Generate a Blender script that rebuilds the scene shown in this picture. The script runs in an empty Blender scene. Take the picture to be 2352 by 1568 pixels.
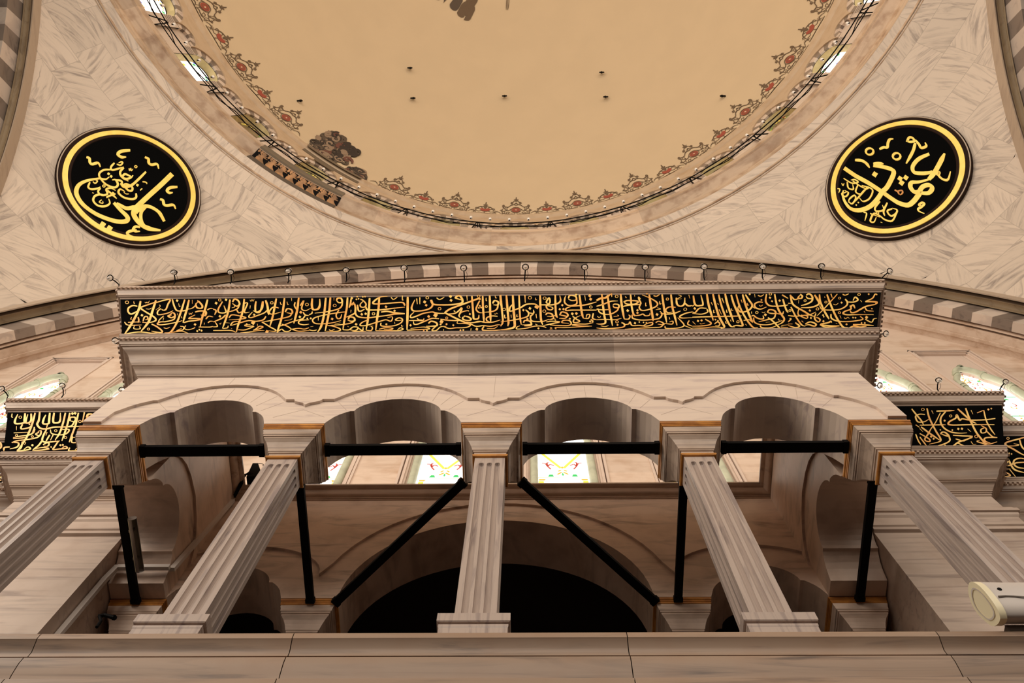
import bpy, math, random
import numpy as np
from mathutils import Vector, Matrix

random.seed(7)
D = bpy.data
SC = bpy.context.scene
COL = SC.collection
PI = math.pi

# ------------------------------------------------------------------ camera, world, light, exposure
FPX = 2032.0
CX = 0.5083
CAMM = np.array([[0.99981813, 0.01297001, 0.01398128],
                 [0.00846383, -0.95874541, 0.28414011],
                 [-0.01708979, 0.2839701, 0.95868082]])      # rows: right, up, forward
cam_data = D.cameras.new('camera')
cam_data.sensor_width = 36.0
cam_data.lens = FPX / 2352 * 36.0
cam_data.clip_end = 300
cam = D.objects.new('camera', cam_data)
COL.objects.link(cam)
R, U, Fw = [Vector(r) for r in CAMM]
mw = Matrix((R, U, -Fw)).transposed().to_4x4()
mw.translation = Vector((CX, 0, 0))
cam.matrix_world = mw
SC.camera = cam

SC.view_settings.view_transform = 'Standard'
SC.view_settings.look = 'None'
SC.view_settings.gamma = 1
SC.view_settings.use_curve_mapping = False
SC.view_settings.exposure = 0.16

world = D.worlds.new('world')
SC.world = world
world.use_nodes = True
bg = world.node_tree.nodes['Background']
bg.inputs[0].default_value = (1.0, 0.80, 0.62, 1)
bg.inputs[1].default_value = 0.012


def area_light(name, loc, target, sx, sy, power, color=(1.0, 0.89, 0.76)):
    l = D.lights.new(name, 'AREA')
    l.shape = 'RECTANGLE'
    l.size = sx
    l.size_y = sy
    l.energy = power
    l.color = color
    o = D.objects.new(name, l)
    COL.objects.link(o)
    o.location = loc
    d = Vector(target) - Vector(loc)
    o.rotation_euler = d.to_track_quat('-Z', 'Y').to_euler()
    return o


# daylight through the windows of the three walls not in view and of the drum behind; the low lights are added fill
area_light('daylight_opposite_windows', (0, -25.2, 19.0), (0, 6, 15), 22, 9, 4900)
area_light('fill_opposite_low', (0, -25.2, 4.0), (0, 7, 11), 22, 6, 130)  # unseen fill added to brighten the loggia's rear wall
area_light('fill_left_low', (-15.2, -8.5, 4.5), (4.9, 6.5, 12.5), 16, 6, 220)  # unseen fill added to brighten the loggia's right inner wall
area_light('daylight_left_windows', (-15.2, -9.5, 19.5), (6, -6, 19), 20, 8, 3200)
area_light('daylight_right_windows', (15.2, -9.5, 19.5), (-6, -6, 19), 20, 8, 1100)
for k in range(6):
    a = math.radians(95 + k * 34)
    area_light('daylight_drum_window', (15.3 * math.sin(a), -9.516 + 15.3 * math.cos(a), 38.5),
               (0, -9.516, 46), 5.5, 4.5, 590, (1.0, 0.84, 0.66))

# ------------------------------------------------------------------ helpers


def ray(u, v):
    return CAMM.T @ np.array([u - 1176.0, 784.0 - v, FPX])


ORG = np.array([CX, 0, 0])


def on_plane(u, v, p0, n):
    d = ray(u, v)
    t = np.dot(np.array(p0) - ORG, n) / np.dot(d, n)
    return ORG + t * d


def at_y(u, v, y):
    d = ray(u, v)
    return ORG + d * y / d[1]


def at_z(u, v, z):
    d = ray(u, v)
    return ORG + d * z / d[2]


class MB:
    """collects faces; build() links them as one mesh object"""

    def __init__(self):
        self.v, self.f, self.m, self.t, self.uv, self.cell = [], [], [], [], [], []

    def add(self, verts, faces, mi=0, tone=0.0):
        b = len(self.v)
        self.v += [tuple(map(float, p)) for p in verts]
        for f in faces:
            self.f.append(tuple(b + i for i in f))
            self.m.append(mi)
            self.t.append(tone)
        return b

    def box(self, x0, x1, y0, y1, z0, z1, mi=0, tone=0.0, skip=''):
        vs = [(x0, y0, z0), (x1, y0, z0), (x1, y1, z0), (x0, y1, z0), (x0, y0, z1), (x1, y0, z1), (x1, y1, z1), (x0, y1, z1)]
        fs = [(0, 3, 2, 1), (4, 5, 6, 7), (0, 1, 5, 4), (1, 2, 6, 5), (2, 3, 7, 6), (3, 0, 4, 7)]
        self.add(vs, fs, mi, tone)

    def grid(self, rows, closed_u=False, closed_v=False, mi=0, tone=0.0):
        """rows: list of lists of points"""
        n, k = len(rows), len(rows[0])
        vs = [p for r in rows for p in r]
        fs = []
        for i in range(n if closed_u else n - 1):
            for j in range(k if closed_v else k - 1):
                a, b = i, (i + 1) % n
                c, d = j, (j + 1) % k
                fs.append((a * k + c, a * k + d, b * k + d, b * k + c))
        self.add(vs, fs, mi, tone)

    def tube(self, pts, r, n=8, mi=0, closed=False, caps=True):
        pts = [Vector(p) for p in pts]
        rs = r if isinstance(r, (list, tuple)) else [r] * len(pts)
        rows = []
        prev = None
        m = len(pts)
        for i, p in enumerate(pts):
            if closed:
                t = (pts[(i + 1) % m] - pts[i - 1])
            else:
                t = pts[min(i + 1, m - 1)] - pts[max(i - 1, 0)]
            t.normalize()
            if prev is None:
                a = Vector((0, 0, 1)) if abs(t.z) < 0.9 else Vector((1, 0, 0))
                nrm = t.cross(a).normalized()
            else:
                nrm = (prev - t * prev.dot(t))
                nrm = nrm.normalized() if nrm.length > 1e-6 else t.orthogonal().normalized()
            prev = nrm
            bn = t.cross(nrm)
            rows.append([p + (nrm * math.cos(2 * PI * k / n) + bn * math.sin(2 * PI * k / n)) * rs[i] for k in range(n)])
        self.grid(rows, closed_u=closed, closed_v=True, mi=mi)
        if caps and not closed:
            self.add(rows[0], [tuple(range(n))[::-1]], mi)
            self.add(rows[-1], [tuple(range(n))], mi)

    def bar(self, a, b, w, h, mi=0, up=(0, 0, 1)):
        """rectangular bar from a to b, width w (sideways), height h (up)"""
        a, b = Vector(a), Vector(b)
        t = (b - a).normalized()
        upv = Vector(up)
        s = t.cross(upv)
        s = s.normalized() if s.length > 1e-6 else t.orthogonal().normalized()
        q = s.cross(t).normalized()
        vs = []
        for p in (a, b):
            for (i, j) in ((-1, -1), (1, -1), (1, 1), (-1, 1)):
                vs.append(p + s * (i * w / 2) + q * (j * h / 2))
        self.add(vs, [(3, 2, 1, 0), (4, 5, 6, 7), (0, 1, 5, 4), (1, 2, 6, 5), (2, 3, 7, 6), (3, 0, 4, 7)], mi)

    def lathe(self, prof, n=24, loc=(0, 0, 0), mi=0):
        """prof: (r, z) pairs round a vertical axis"""
        rows = [[(loc[0] + r * math.cos(2 * PI * k / n), loc[1] + r * math.sin(2 * PI * k / n), loc[2] + z) for k in range(n)] for r, z in prof]
        self.grid(rows, closed_v=True, mi=mi)

    def square_lathe(self, prof, loc=(0, 0, 0), mi=0):
        """prof: (half width, z): stacked square sections, mitred"""
        x, y, z0 = loc
        rows = [[(x - h, y - h, z0 + z), (x + h, y - h, z0 + z), (x + h, y + h, z0 + z), (x - h, y + h, z0 + z)] for h, z in prof]
        for i in range(len(rows) - 1):
            self.grid([rows[i], rows[i + 1]], closed_v=True, mi=mi)

    def build(self, name, mat, parent=None, origin=(0, 0, 0), smooth=None):
        me = D.meshes.new(name)
        ox, oy, oz = origin
        me.from_pydata([(x - ox, y - oy, z - oz) for x, y, z in self.v], [], self.f)
        mats = mat if isinstance(mat, (list, tuple)) else [mat]
        for m in mats:
            me.materials.append(m)
        me.polygons.foreach_set('material_index', self.m)
        if any(self.t):
            at = me.attributes.new('tone', 'FLOAT', 'FACE')
            at.data.foreach_set('value', self.t)
        if self.uv:
            l = me.uv_layers.new(name='UVMap')
            l.data.foreach_set('uv', [c for f in self.uv for p in f for c in p])
            l2 = me.uv_layers.new(name='cell')
            l2.data.foreach_set('uv', [c for f in self.cell for p in f for c in p])
        me.update()
        if smooth:
            me.polygons.foreach_set('use_smooth', [True] * len(self.f))
            try:
                me.set_sharp_from_angle(angle=math.radians(smooth))
            except Exception:
                pass
        o = D.objects.new(name, me)
        COL.objects.link(o)
        if parent is not None:
            o.parent = parent
        else:
            o.location = origin
        return o


def tag(o, label, cat, group=None, kind=None):
    o['label'] = label
    o['category'] = cat
    if group:
        o['group'] = group
    if kind:
        o['kind'] = kind
    return o


def empty(name, loc, label, cat, group=None, kind=None):
    o = D.objects.new(name, None)
    COL.objects.link(o)
    o.location = loc
    return tag(o, label, cat, group, kind)


def struct(name, mb, mat, label, cat, smooth=None, origin=(0, 0, 0)):
    return tag(mb.build(name, mat, None, origin, smooth), label, cat, kind='structure')


def copy_tree(o, parent=None):
    c = o.copy()
    COL.objects.link(c)
    if parent is not None:
        c.parent = parent
    for ch in list(o.children):
        copy_tree(ch, c)
    return c


# ------------------------------------------------------------------ materials


def new_mat(name):
    m = D.materials.new(name)
    m.use_nodes = True
    nt = m.node_tree
    return m, nt, nt.nodes, nt.links, nt.nodes['Principled BSDF']


def lin(r, g, b):
    f = lambda c: ((c / 255 + 0.055) / 1.055) ** 2.4 if c / 255 > 0.04045 else c / 255 / 12.92
    return (f(r), f(g), f(b), 1)


def marble(name, base, vein, scale=(1.2, 6, 9), amount=0.75, rough=0.5, uv=False, stain=None, stain_amt=0.5, lo=0.50, hi=0.66, patch=0.35):
    m, nt, N, L, p = new_mat(name)
    tc = N.new('ShaderNodeTexCoord')
    mp = N.new('ShaderNodeMapping')
    mp.inputs['Scale'].default_value = scale
    if uv:
        uvn = N.new('ShaderNodeUVMap')
        uvn.uv_map = 'UVMap'
        L.new(uvn.outputs[0], mp.inputs[0])
        src = uvn.outputs[0]
    else:
        L.new(tc.outputs['Object'], mp.inputs[0])
        src = tc.outputs['Object']
    n1 = N.new('ShaderNodeTexNoise')
    n1.inputs['Scale'].default_value = 1.0
    n1.inputs['Detail'].default_value = 5
    n1.inputs['Roughness'].default_value = 0.6
    n1.inputs['Distortion'].default_value = 0.9
    L.new(mp.outputs[0], n1.inputs['Vector'])
    r1 = N.new('ShaderNodeMapRange')
    r1.interpolation_type = 'SMOOTHSTEP'
    r1.inputs['From Min'].default_value = lo
    r1.inputs['From Max'].default_value = hi
    L.new(n1.outputs[0], r1.inputs['Value'])
    # patches where veins are strong
    n2 = N.new('ShaderNodeTexNoise')
    n2.inputs['Scale'].default_value = 0.9
    n2.inputs['Detail'].default_value = 2
    L.new(src, n2.inputs['Vector'])
    r2 = N.new('ShaderNodeMapRange')
    r2.inputs['From Min'].default_value = 0.35
    r2.inputs['From Max'].default_value = 0.65
    r2.inputs['To Min'].default_value = patch
    L.new(n2.outputs[0], r2.inputs['Value'])
    mu = N.new('ShaderNodeMath')
    mu.operation = 'MULTIPLY'
    L.new(r1.outputs[0], mu.inputs[0])
    L.new(r2.outputs[0], mu.inputs[1])
    mu2 = N.new('ShaderNodeMath')
    mu2.operation = 'MULTIPLY'
    mu2.inputs[1].default_value = amount
    L.new(mu.outputs[0], mu2.inputs[0])
    mix = N.new('ShaderNodeMix')
    mix.data_type = 'RGBA'
    mix.inputs['A'].default_value = base
    mix.inputs['B'].default_value = vein
    L.new(mu2.outputs[0], mix.inputs['Factor'])
    col = mix.outputs['Result']
    # fine mottling
    n3 = N.new('ShaderNodeTexNoise')
    n3.inputs['Scale'].default_value = 2.2
    n3.inputs['Detail'].default_value = 6
    L.new(src, n3.inputs['Vector'])
    if stain:
        r3 = N.new('ShaderNodeMapRange')
        r3.inputs['From Min'].default_value = 0.48
        r3.inputs['From Max'].default_value = 0.72
        r3.inputs['To Max'].default_value = stain_amt
        L.new(n3.outputs[0], r3.inputs['Value'])
        mx = N.new('ShaderNodeMix')
        mx.data_type = 'RGBA'
        mx.inputs['B'].default_value = stain
        L.new(col, mx.inputs['A'])
        L.new(r3.outputs[0], mx.inputs['Factor'])
        col = mx.outputs['Result']
    # block tone
    at = N.new('ShaderNodeAttribute')
    at.attribute_name = 'tone'
    ad = N.new('ShaderNodeMath')
    ad.operation = 'ADD'
    ad.inputs[1].default_value = 1.0
    L.new(at.outputs['Fac'], ad.inputs[0])
    vm = N.new('ShaderNodeVectorMath')
    vm.operation = 'SCALE'
    L.new(col, vm.inputs[0])
    L.new(ad.outputs[0], vm.inputs['Scale'])
    col = vm.outputs[0]
    if uv:
        c2 = N.new('ShaderNodeUVMap')
        c2.uv_map = 'cell'
        sx = N.new('ShaderNodeSeparateXYZ')
        L.new(c2.outputs[0], sx.inputs[0])
        last = None
        for ax in (0, 1):
            for sgn in (0, 1):
                mr = N.new('ShaderNodeMapRange')
                mr.inputs['From Min'].default_value = 0.0 if sgn == 0 else 1.0
                mr.inputs['From Max'].default_value = 0.007 if sgn == 0 else 0.993
                if ax == 1:
                    mr.inputs['From Max'].default_value = 0.013 if sgn == 0 else 0.987
                L.new(sx.outputs[ax], mr.inputs['Value'])
                if last is None:
                    last = mr.outputs[0]
                else:
                    mn = N.new('ShaderNodeMath')
                    mn.operation = 'MINIMUM'
                    L.new(last, mn.inputs[0])
                    L.new(mr.outputs[0], mn.inputs[1])
                    last = mn.outputs[0]
        mj = N.new('ShaderNodeMix')
        mj.data_type = 'RGBA'
        mj.inputs['A'].default_value = tuple(0.62 * c for c in base[:3]) + (1,)
        L.new(last, mj.inputs['Factor'])
        L.new(col, mj.inputs['B'])
        col = mj.outputs['Result']
    L.new(col, p.inputs['Base Color'])
    p.inputs['Roughness'].default_value = rough
    return m


def plain(name, col, rough=0.6, metallic=0.0, noise=0.0, nscale=8.0, col2=None):
    m, nt, N, L, p = new_mat(name)
    p.inputs['Roughness'].default_value = rough
    p.inputs['Metallic'].default_value = metallic
    if noise or col2:
        tc = N.new('ShaderNodeTexCoord')
        n = N.new('ShaderNodeTexNoise')
        n.inputs['Scale'].default_value = nscale
        n.inputs['Detail'].default_value = 4
        L.new(tc.outputs['Object'], n.inputs['Vector'])
        mr = N.new('ShaderNodeMapRange')
        mr.inputs['From Min'].default_value = 0.38
        mr.inputs['From Max'].default_value = 0.62
        L.new(n.outputs[0], mr.inputs['Value'])
        mx = N.new('ShaderNodeMix')
        mx.data_type = 'RGBA'
        c2 = col2 or tuple(c * (1 - noise) for c in col[:3]) + (1,)
        mx.inputs['A'].default_value = col
        mx.inputs['B'].default_value = c2
        L.new(mr.outputs[0], mx.inputs['Factor'])
        L.new(mx.outputs['Result'], p.inputs['Base Color'])
    else:
        p.inputs['Base Color'].default_value = col
    return m


def emit(name, col, s):
    m, nt, N, L, p = new_mat(name)
    p.inputs['Base Color'].default_value = tuple(0.6 * c for c in col[:3]) + (1,)
    p.inputs['Emission Color'].default_value = col
    p.inputs['Emission Strength'].default_value = s
    p.inputs['Roughness'].default_value = 0.3
    return m


M = {}
M['pend'] = marble('pendentive_marble', (0.64, 0.515, 0.405, 1), (0.19, 0.142, 0.122, 1), (0.9, 6.5, 1), 0.72, 0.55, uv=True, lo=0.45, hi=0.70, patch=0.4)
M['arcade'] = marble('arcade_marble', (0.70, 0.56, 0.46, 1), (0.37, 0.27, 0.27, 1), (1.0, 2.0, 6.0), 0.75, 0.45, lo=0.46, hi=0.72)
M['cornice'] = marble('cornice_marble', (0.50, 0.37, 0.285, 1), (0.14, 0.098, 0.085, 1), (0.4, 5.0, 7.0), 0.9, 0.45, lo=0.45, hi=0.70, stain=(0.24, 0.15, 0.09, 1), stain_amt=0.45)
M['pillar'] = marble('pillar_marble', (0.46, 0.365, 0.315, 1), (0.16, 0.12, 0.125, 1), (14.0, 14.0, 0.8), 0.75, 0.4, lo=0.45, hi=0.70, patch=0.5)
M['wall'] = marble('wall_marble', (0.56, 0.43, 0.345, 1), (0.22, 0.15, 0.125, 1), (0.45, 5.0, 7.0), 0.9, 0.5, lo=0.45, hi=0.72, stain=(0.33, 0.20, 0.13, 1), stain_amt=0.35)
M['inner'] = marble('loggia_marble', (0.66, 0.49, 0.385, 1), (0.17, 0.12, 0.095, 1), (0.8, 0.9, 4.0), 0.75, 0.5, lo=0.48, hi=0.74, stain=(0.28, 0.17, 0.11, 1), stain_amt=0.4)
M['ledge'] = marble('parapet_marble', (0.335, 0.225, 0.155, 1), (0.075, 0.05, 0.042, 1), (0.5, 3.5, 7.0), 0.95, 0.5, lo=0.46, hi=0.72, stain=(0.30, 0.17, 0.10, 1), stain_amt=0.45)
M['tymp'] = marble('tympanum_stone', (0.66, 0.51, 0.40, 1), (0.42, 0.26, 0.16, 1), (0.35, 4.0, 3.2), 0.7, 0.6, lo=0.46, hi=0.74, stain=(0.40, 0.23, 0.13, 1), stain_amt=0.5)
M['frame'] = marble('window_frame_stone', (0.66, 0.52, 0.43, 1), (0.42, 0.32, 0.27, 1), (3.0, 3.0, 0.8), 0.4, 0.5)
M['ringst'] = marble('drum_cornice_stone', (0.54, 0.39, 0.27, 1), (0.24, 0.14, 0.08, 1), (0.5, 0.5, 2.4), 0.7, 0.55, lo=0.44, hi=0.70, stain=(0.27, 0.145, 0.075, 1), stain_amt=0.75)
M['drum'] = marble('drum_plaster', (0.52, 0.385, 0.26, 1), (0.36, 0.23, 0.13, 1), (0.6, 0.6, 0.8), 0.5, 0.6, stain=(0.38, 0.25, 0.14, 1), stain_amt=0.4)
M['tanmould'] = marble('arch_moulding_stone', (0.30, 0.215, 0.125, 1), (0.17, 0.11, 0.06, 1), (0.5, 3.0, 3.0), 0.7, 0.6)
M['archm'] = marble('arch_fascia_marble', (0.44, 0.335, 0.245, 1), (0.27, 0.19, 0.14, 1), (0.6, 3.0, 3.0), 0.5, 0.5)
M['vlight'] = marble('voussoir_light', (0.64, 0.52, 0.43, 1), (0.36, 0.28, 0.25, 1), (1.5, 2.0, 2.0), 0.6, 0.45)
M['vdark'] = marble('voussoir_dark', (0.235, 0.18, 0.145, 1), (0.09, 0.068, 0.06, 1), (1.5, 2.5, 2.5), 0.7, 0.4)
M['dome'] = plain('dome_plaster', (0.62, 0.49, 0.33, 1), 0.8, noise=0.03, nscale=0.6)
M['gold'] = plain('gilding', (0.86, 0.43, 0.075, 1), 0.42, 0.15, noise=0.45, nscale=6.0, col2=(0.60, 0.24, 0.03, 1))
M['letter'] = plain('gilded_lettering', (1.0, 0.64, 0.14, 1), 0.40, 0.1, col2=(0.86, 0.38, 0.055, 1), nscale=4.0)
M['roundgold'] = plain('roundel_gilding', (1.0, 0.76, 0.15, 1), 0.42, 0.1, col2=(0.97, 0.66, 0.11, 1), nscale=3.0)
M['gilt'] = plain('capital_gilding', (0.62, 0.26, 0.045, 1), 0.4, 0.2, col2=(0.40, 0.15, 0.03, 1), nscale=5.0)
M['black'] = plain('inscription_black', (0.004, 0.004, 0.004, 1), 0.55)
M['black'].node_tree.nodes['Principled BSDF'].inputs['Specular IOR Level'].default_value = 0.0
M['rbrown'] = plain('roundel_dark_frame', (0.022, 0.010, 0.006, 1), 0.7)
M['rbrown'].node_tree.nodes['Principled BSDF'].inputs['Specular IOR Level'].default_value = 0.1
M['iron'] = plain('black_iron', (0.008, 0.007, 0.007, 1), 0.6)
M['iron'].node_tree.nodes['Principled BSDF'].inputs['Specular IOR Level'].default_value = 0.03
M['ornline'] = plain('ornament_brown_paint', (0.13, 0.085, 0.05, 1), 0.8)
M['ornred'] = plain('ornament_red_paint', (0.32, 0.06, 0.035, 1), 0.8)
M['dark'] = plain('old_dark_paint', (0.085, 0.06, 0.042, 1), 0.75)
M['scrolldark'] = plain('scroll_dark_paint', (0.03, 0.02, 0.016, 1), 0.8)
M['scrollred'] = plain('scroll_red_paint', (0.14, 0.05, 0.035, 1), 0.8)
M['scrolltan'] = plain('scroll_tan_paint', (0.27, 0.19, 0.13, 1), 0.8)
M['drumdark'] = plain('old_drum_paint', (0.15, 0.11, 0.07, 1), 0.75)
M['leaf'] = plain('lotus_leaf_paint', (0.50, 0.25, 0.10, 1), 0.6, noise=0.5, nscale=3.0)
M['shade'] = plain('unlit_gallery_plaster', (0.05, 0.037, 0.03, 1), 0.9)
M['carpet'] = plain('red_carpet', (0.018, 0.007, 0.006, 1), 0.95)
M['white'] = plain('white_plastic', (0.62, 0.55, 0.50, 1), 0.4)
M['steel'] = plain('lamp_housing', (0.30, 0.255, 0.22, 1), 0.35, 0.3)
M['cream'] = plain('floodlight_cover', (0.90, 0.80, 0.55, 1), 0.35)
M['glasstint'] = plain('stucco_glass_light_tint', (0.55, 0.57, 0.42, 1), 0.55, noise=0.2, nscale=3.0)  # green tint stands in for coloured light from the stained glass
M['gwhite'] = emit('glass_white', (1, 0.98, 0.95, 1), 1.5)
M['gyel'] = emit('glass_yellow', (1.0, 0.72, 0.08, 1), 1.0)
M['gorange'] = emit('glass_orange', (0.95, 0.38, 0.05, 1), 0.9)
M['gred'] = emit('glass_red', (0.45, 0.06, 0.04, 1), 0.8)
M['gblue'] = emit('glass_blue', (0.03, 0.08, 0.60, 1), 0.9)
M['gcyan'] = emit('glass_pale_blue', (0.55, 0.88, 1.0, 1), 0.95)
M['ggreen'] = emit('glass_green', (0.03, 0.50, 0.12, 1), 0.8)
M['golive'] = emit('glass_olive', (0.20, 0.20, 0.08, 1), 0.7)
M['gdim'] = plain('unlit_glass', (0.30, 0.20, 0.11, 1), 0.3, noise=0.5, nscale=2.0)
M['gdimy'] = emit('dim_yellow_glass', (0.85, 0.62, 0.12, 1), 0.35)
M['gdimg'] = emit('dim_green_glass', (0.20, 0.40, 0.08, 1), 0.3)
M['joint'] = plain('mortar_line', (0.48, 0.37, 0.30, 1), 0.8)
M['reveal'] = plain('ochre_reveal', (0.62, 0.50, 0.25, 1), 0.6, noise=0.25, nscale=2.0)
gl, nt, N, L, p = new_mat('lamp_glass')
p.inputs['Base Color'].default_value = (0.95, 0.92, 0.88, 1)
p.inputs['Roughness'].default_value = 0.06
p.inputs['Transmission Weight'].default_value = 0.85
p.inputs['IOR'].default_value = 1.3
M['glass'] = gl

# ------------------------------------------------------------------ shared dimensions
KM = 10.38                     # y + |x| on every mitre of the loggia entablature
AY, AW = 4.60, 5.78            # arcade face, arcade half width
ZC0, ZC1 = 11.56, 13.44        # capital top, entablature bottom
REARY = 7.40                   # rear arcade face
INX = 4.95                     # inner face of the loggia's side walls
WY = 7.55                      # window wall
YC = -9.516                    # dome axis
RHO, ZS = 23.207, 15.708       # pendentive sphere
ARCHY, ARCHR, SQ = 6.17, 17.11, 15.69
exec_parts = []

# ------------------------------------------------------------------ dome, drum, pendentives


def ring_rows(prof, a0=-80, a1=80, n=160):
    """prof: (r, z); rows along azimuth, azimuth 0 = towards +y"""
    rows = []
    for k in range(n + 1):
        a = math.radians(a0 + (a1 - a0) * k / n)
        rows.append([(r * math.sin(a), YC + r * math.cos(a), z) for r, z in prof])
    return rows


DR, DZ = 15.9, 42.9


def dome_pt(az, up, off=0.0):
    """az degrees round the dome, up = arc length in metres above its rim"""
    a, e = math.radians(az), up / DR
    r = (DR - off) * math.cos(e)
    return (r * math.sin(a), YC + r * math.cos(a), DZ + (DR - off) * math.sin(e))


mb = MB()
mb.grid([[dome_pt(-180 + 360 * k / 96, DR * PI / 2 * j / 40) for j in range(41)] for k in range(97)])
ceiling = struct('ceiling', mb, M['dome'], 'plain tan plaster dome with painted arabesque border', 'dome', smooth=60)

mb = MB()
mb.grid(ring_rows([(15.92, 42.15), (15.84, 42.2), (15.76, 42.35), (15.74, 42.45), (15.84, 42.52), (15.80, 42.62), (15.78, 42.78), (15.86, 42.86), (15.93, 42.9)]))
struct('trim_1', mb, M['drum'], 'tan moulding round the foot of the dome', 'moulding', smooth=40)

# drum cornice below the windows
PROF_RING = [(16.2, 32.62), (15.86, 32.62), (15.86, 34.3), (15.80, 34.3), (15.81, 32.66), (15.78, 32.66), (15.76, 32.72), (15.76, 32.84), (15.68, 32.88), (15.68, 32.93), (15.68, 34.0), (15.63, 34.0), (15.63, 32.97), (15.62, 33.0), (15.62, 33.12), (15.60, 33.16), (15.60, 33.45), (15.63, 33.45), (15.63, 33.36),
             (15.66, 33.46), (15.60, 33.50), (15.58, 33.60), (15.58, 33.68), (15.70, 33.70), (15.70, 33.80), (15.64, 33.94), (15.55, 34.06), (15.44, 34.17), (15.36, 34.24), (15.32, 34.27), (15.32, 34.33), (15.25, 34.36),
             (15.25, 34.74), (15.22, 34.77), (15.22, 34.86), (15.9, 34.9)]
mb = MB()
rng = random.Random(3)
a = -79.0
while a < 79:
    w = rng.uniform(4.2, 6.4)
    b = min(a + w, 79)
    for lo, hi in ((a, b),):
        rows = ring_rows(PROF_RING, a, b, max(3, int(w * 1.2)))
        mb.grid(rows, tone=rng.uniform(-0.13, 0.13))
    a = b
struct('trim_2', mb, M['ringst'], 'stained stone cornice ring under the dome windows', 'cornice', smooth=35)

# drum wall with its openings: tan skin, striped voussoirs, reveals
BIGR, SMR = 1.0, 0.56
BIGZ, SMZ = 39.75, 39.85
VR = 1.75                                 # the drum arches are stilted


def cylp(az_m, z, r, c=0.0):
    """point on a cylinder: az_m metres along the wall at r = 15.9 from azimuth c (degrees)"""
    a = math.radians(c) + az_m / 15.9
    return (r * math.sin(a), YC + r * math.cos(a), z)


STEP = 11.25
PM = math.radians(STEP) * 15.9            # 3.122 m
mb = MB()


def opening(s, half, zc):
    return zc + math.sqrt(max(half * half - s * s, 0))


for k in range(-7, 8):
    c = k * STEP
    # bay runs from -PM/2 to PM/2; big opening in the middle, halves of small ones at the ends
    xs = [-PM / 2 + SMR * math.sin(PI / 2 * i / 8) for i in range(9)] + [-BIGR * math.cos(PI * i / 20) for i in range(21)] + [PM / 2 - SMR * math.cos(PI / 2 * i / 8) for i in range(9)]
    zs = [SMZ + VR * SMR * math.cos(PI / 2 * i / 8) for i in range(9)] + [BIGZ + VR * BIGR * math.sin(PI * i / 20) for i in range(21)] + [SMZ + VR * SMR * math.sin(PI / 2 * i / 8) for i in range(9)]
    rows = [[cylp(x, z, 15.99, c), cylp(x, z, 15.90, c), cylp(x, 42.2, 15.90, c)] for x, z in zip(xs, zs)]
    mb.grid(rows[0:9])
    mb.grid(rows[9:30])
    mb.grid(rows[30:39])
    for i0, i1 in ((8, 9), (29, 30)):     # wall between openings, down to the springing
        mb.grid([[cylp(xs[i], 34.8, 15.9, c), cylp(xs[i], zs[i], 15.9, c), cylp(xs[i], 42.2, 15.90, c)] for i in (i0, i1)])
struct('wall_drum', mb, M['drum'], 'tan drum wall between dome foot and cornice with scalloped arch edges', 'wall', smooth=30)


def voussoir_arch(mb, c, off, zc, ro, ri, n, r0, r1, first=0):
    for i in range(n):
        for (t0, t1) in ((PI * i / n, PI * (i + 1) / n),):
            sub = 4
            front, sof = [], []
            for j in range(sub + 1):
                t = t0 + (t1 - t0) * j / sub
                cx, sz = math.cos(t), VR * math.sin(t)
                front.append([cylp(off - ro * cx, zc + ro * sz, r0, c), cylp(off - ri * cx, zc + ri * sz, r0, c), cylp(off - ri * cx, zc + ri * sz, r1, c)])
            mb.grid(front, mi=(i + first) % 2, tone=random.uniform(-0.12, 0.12))


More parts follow.
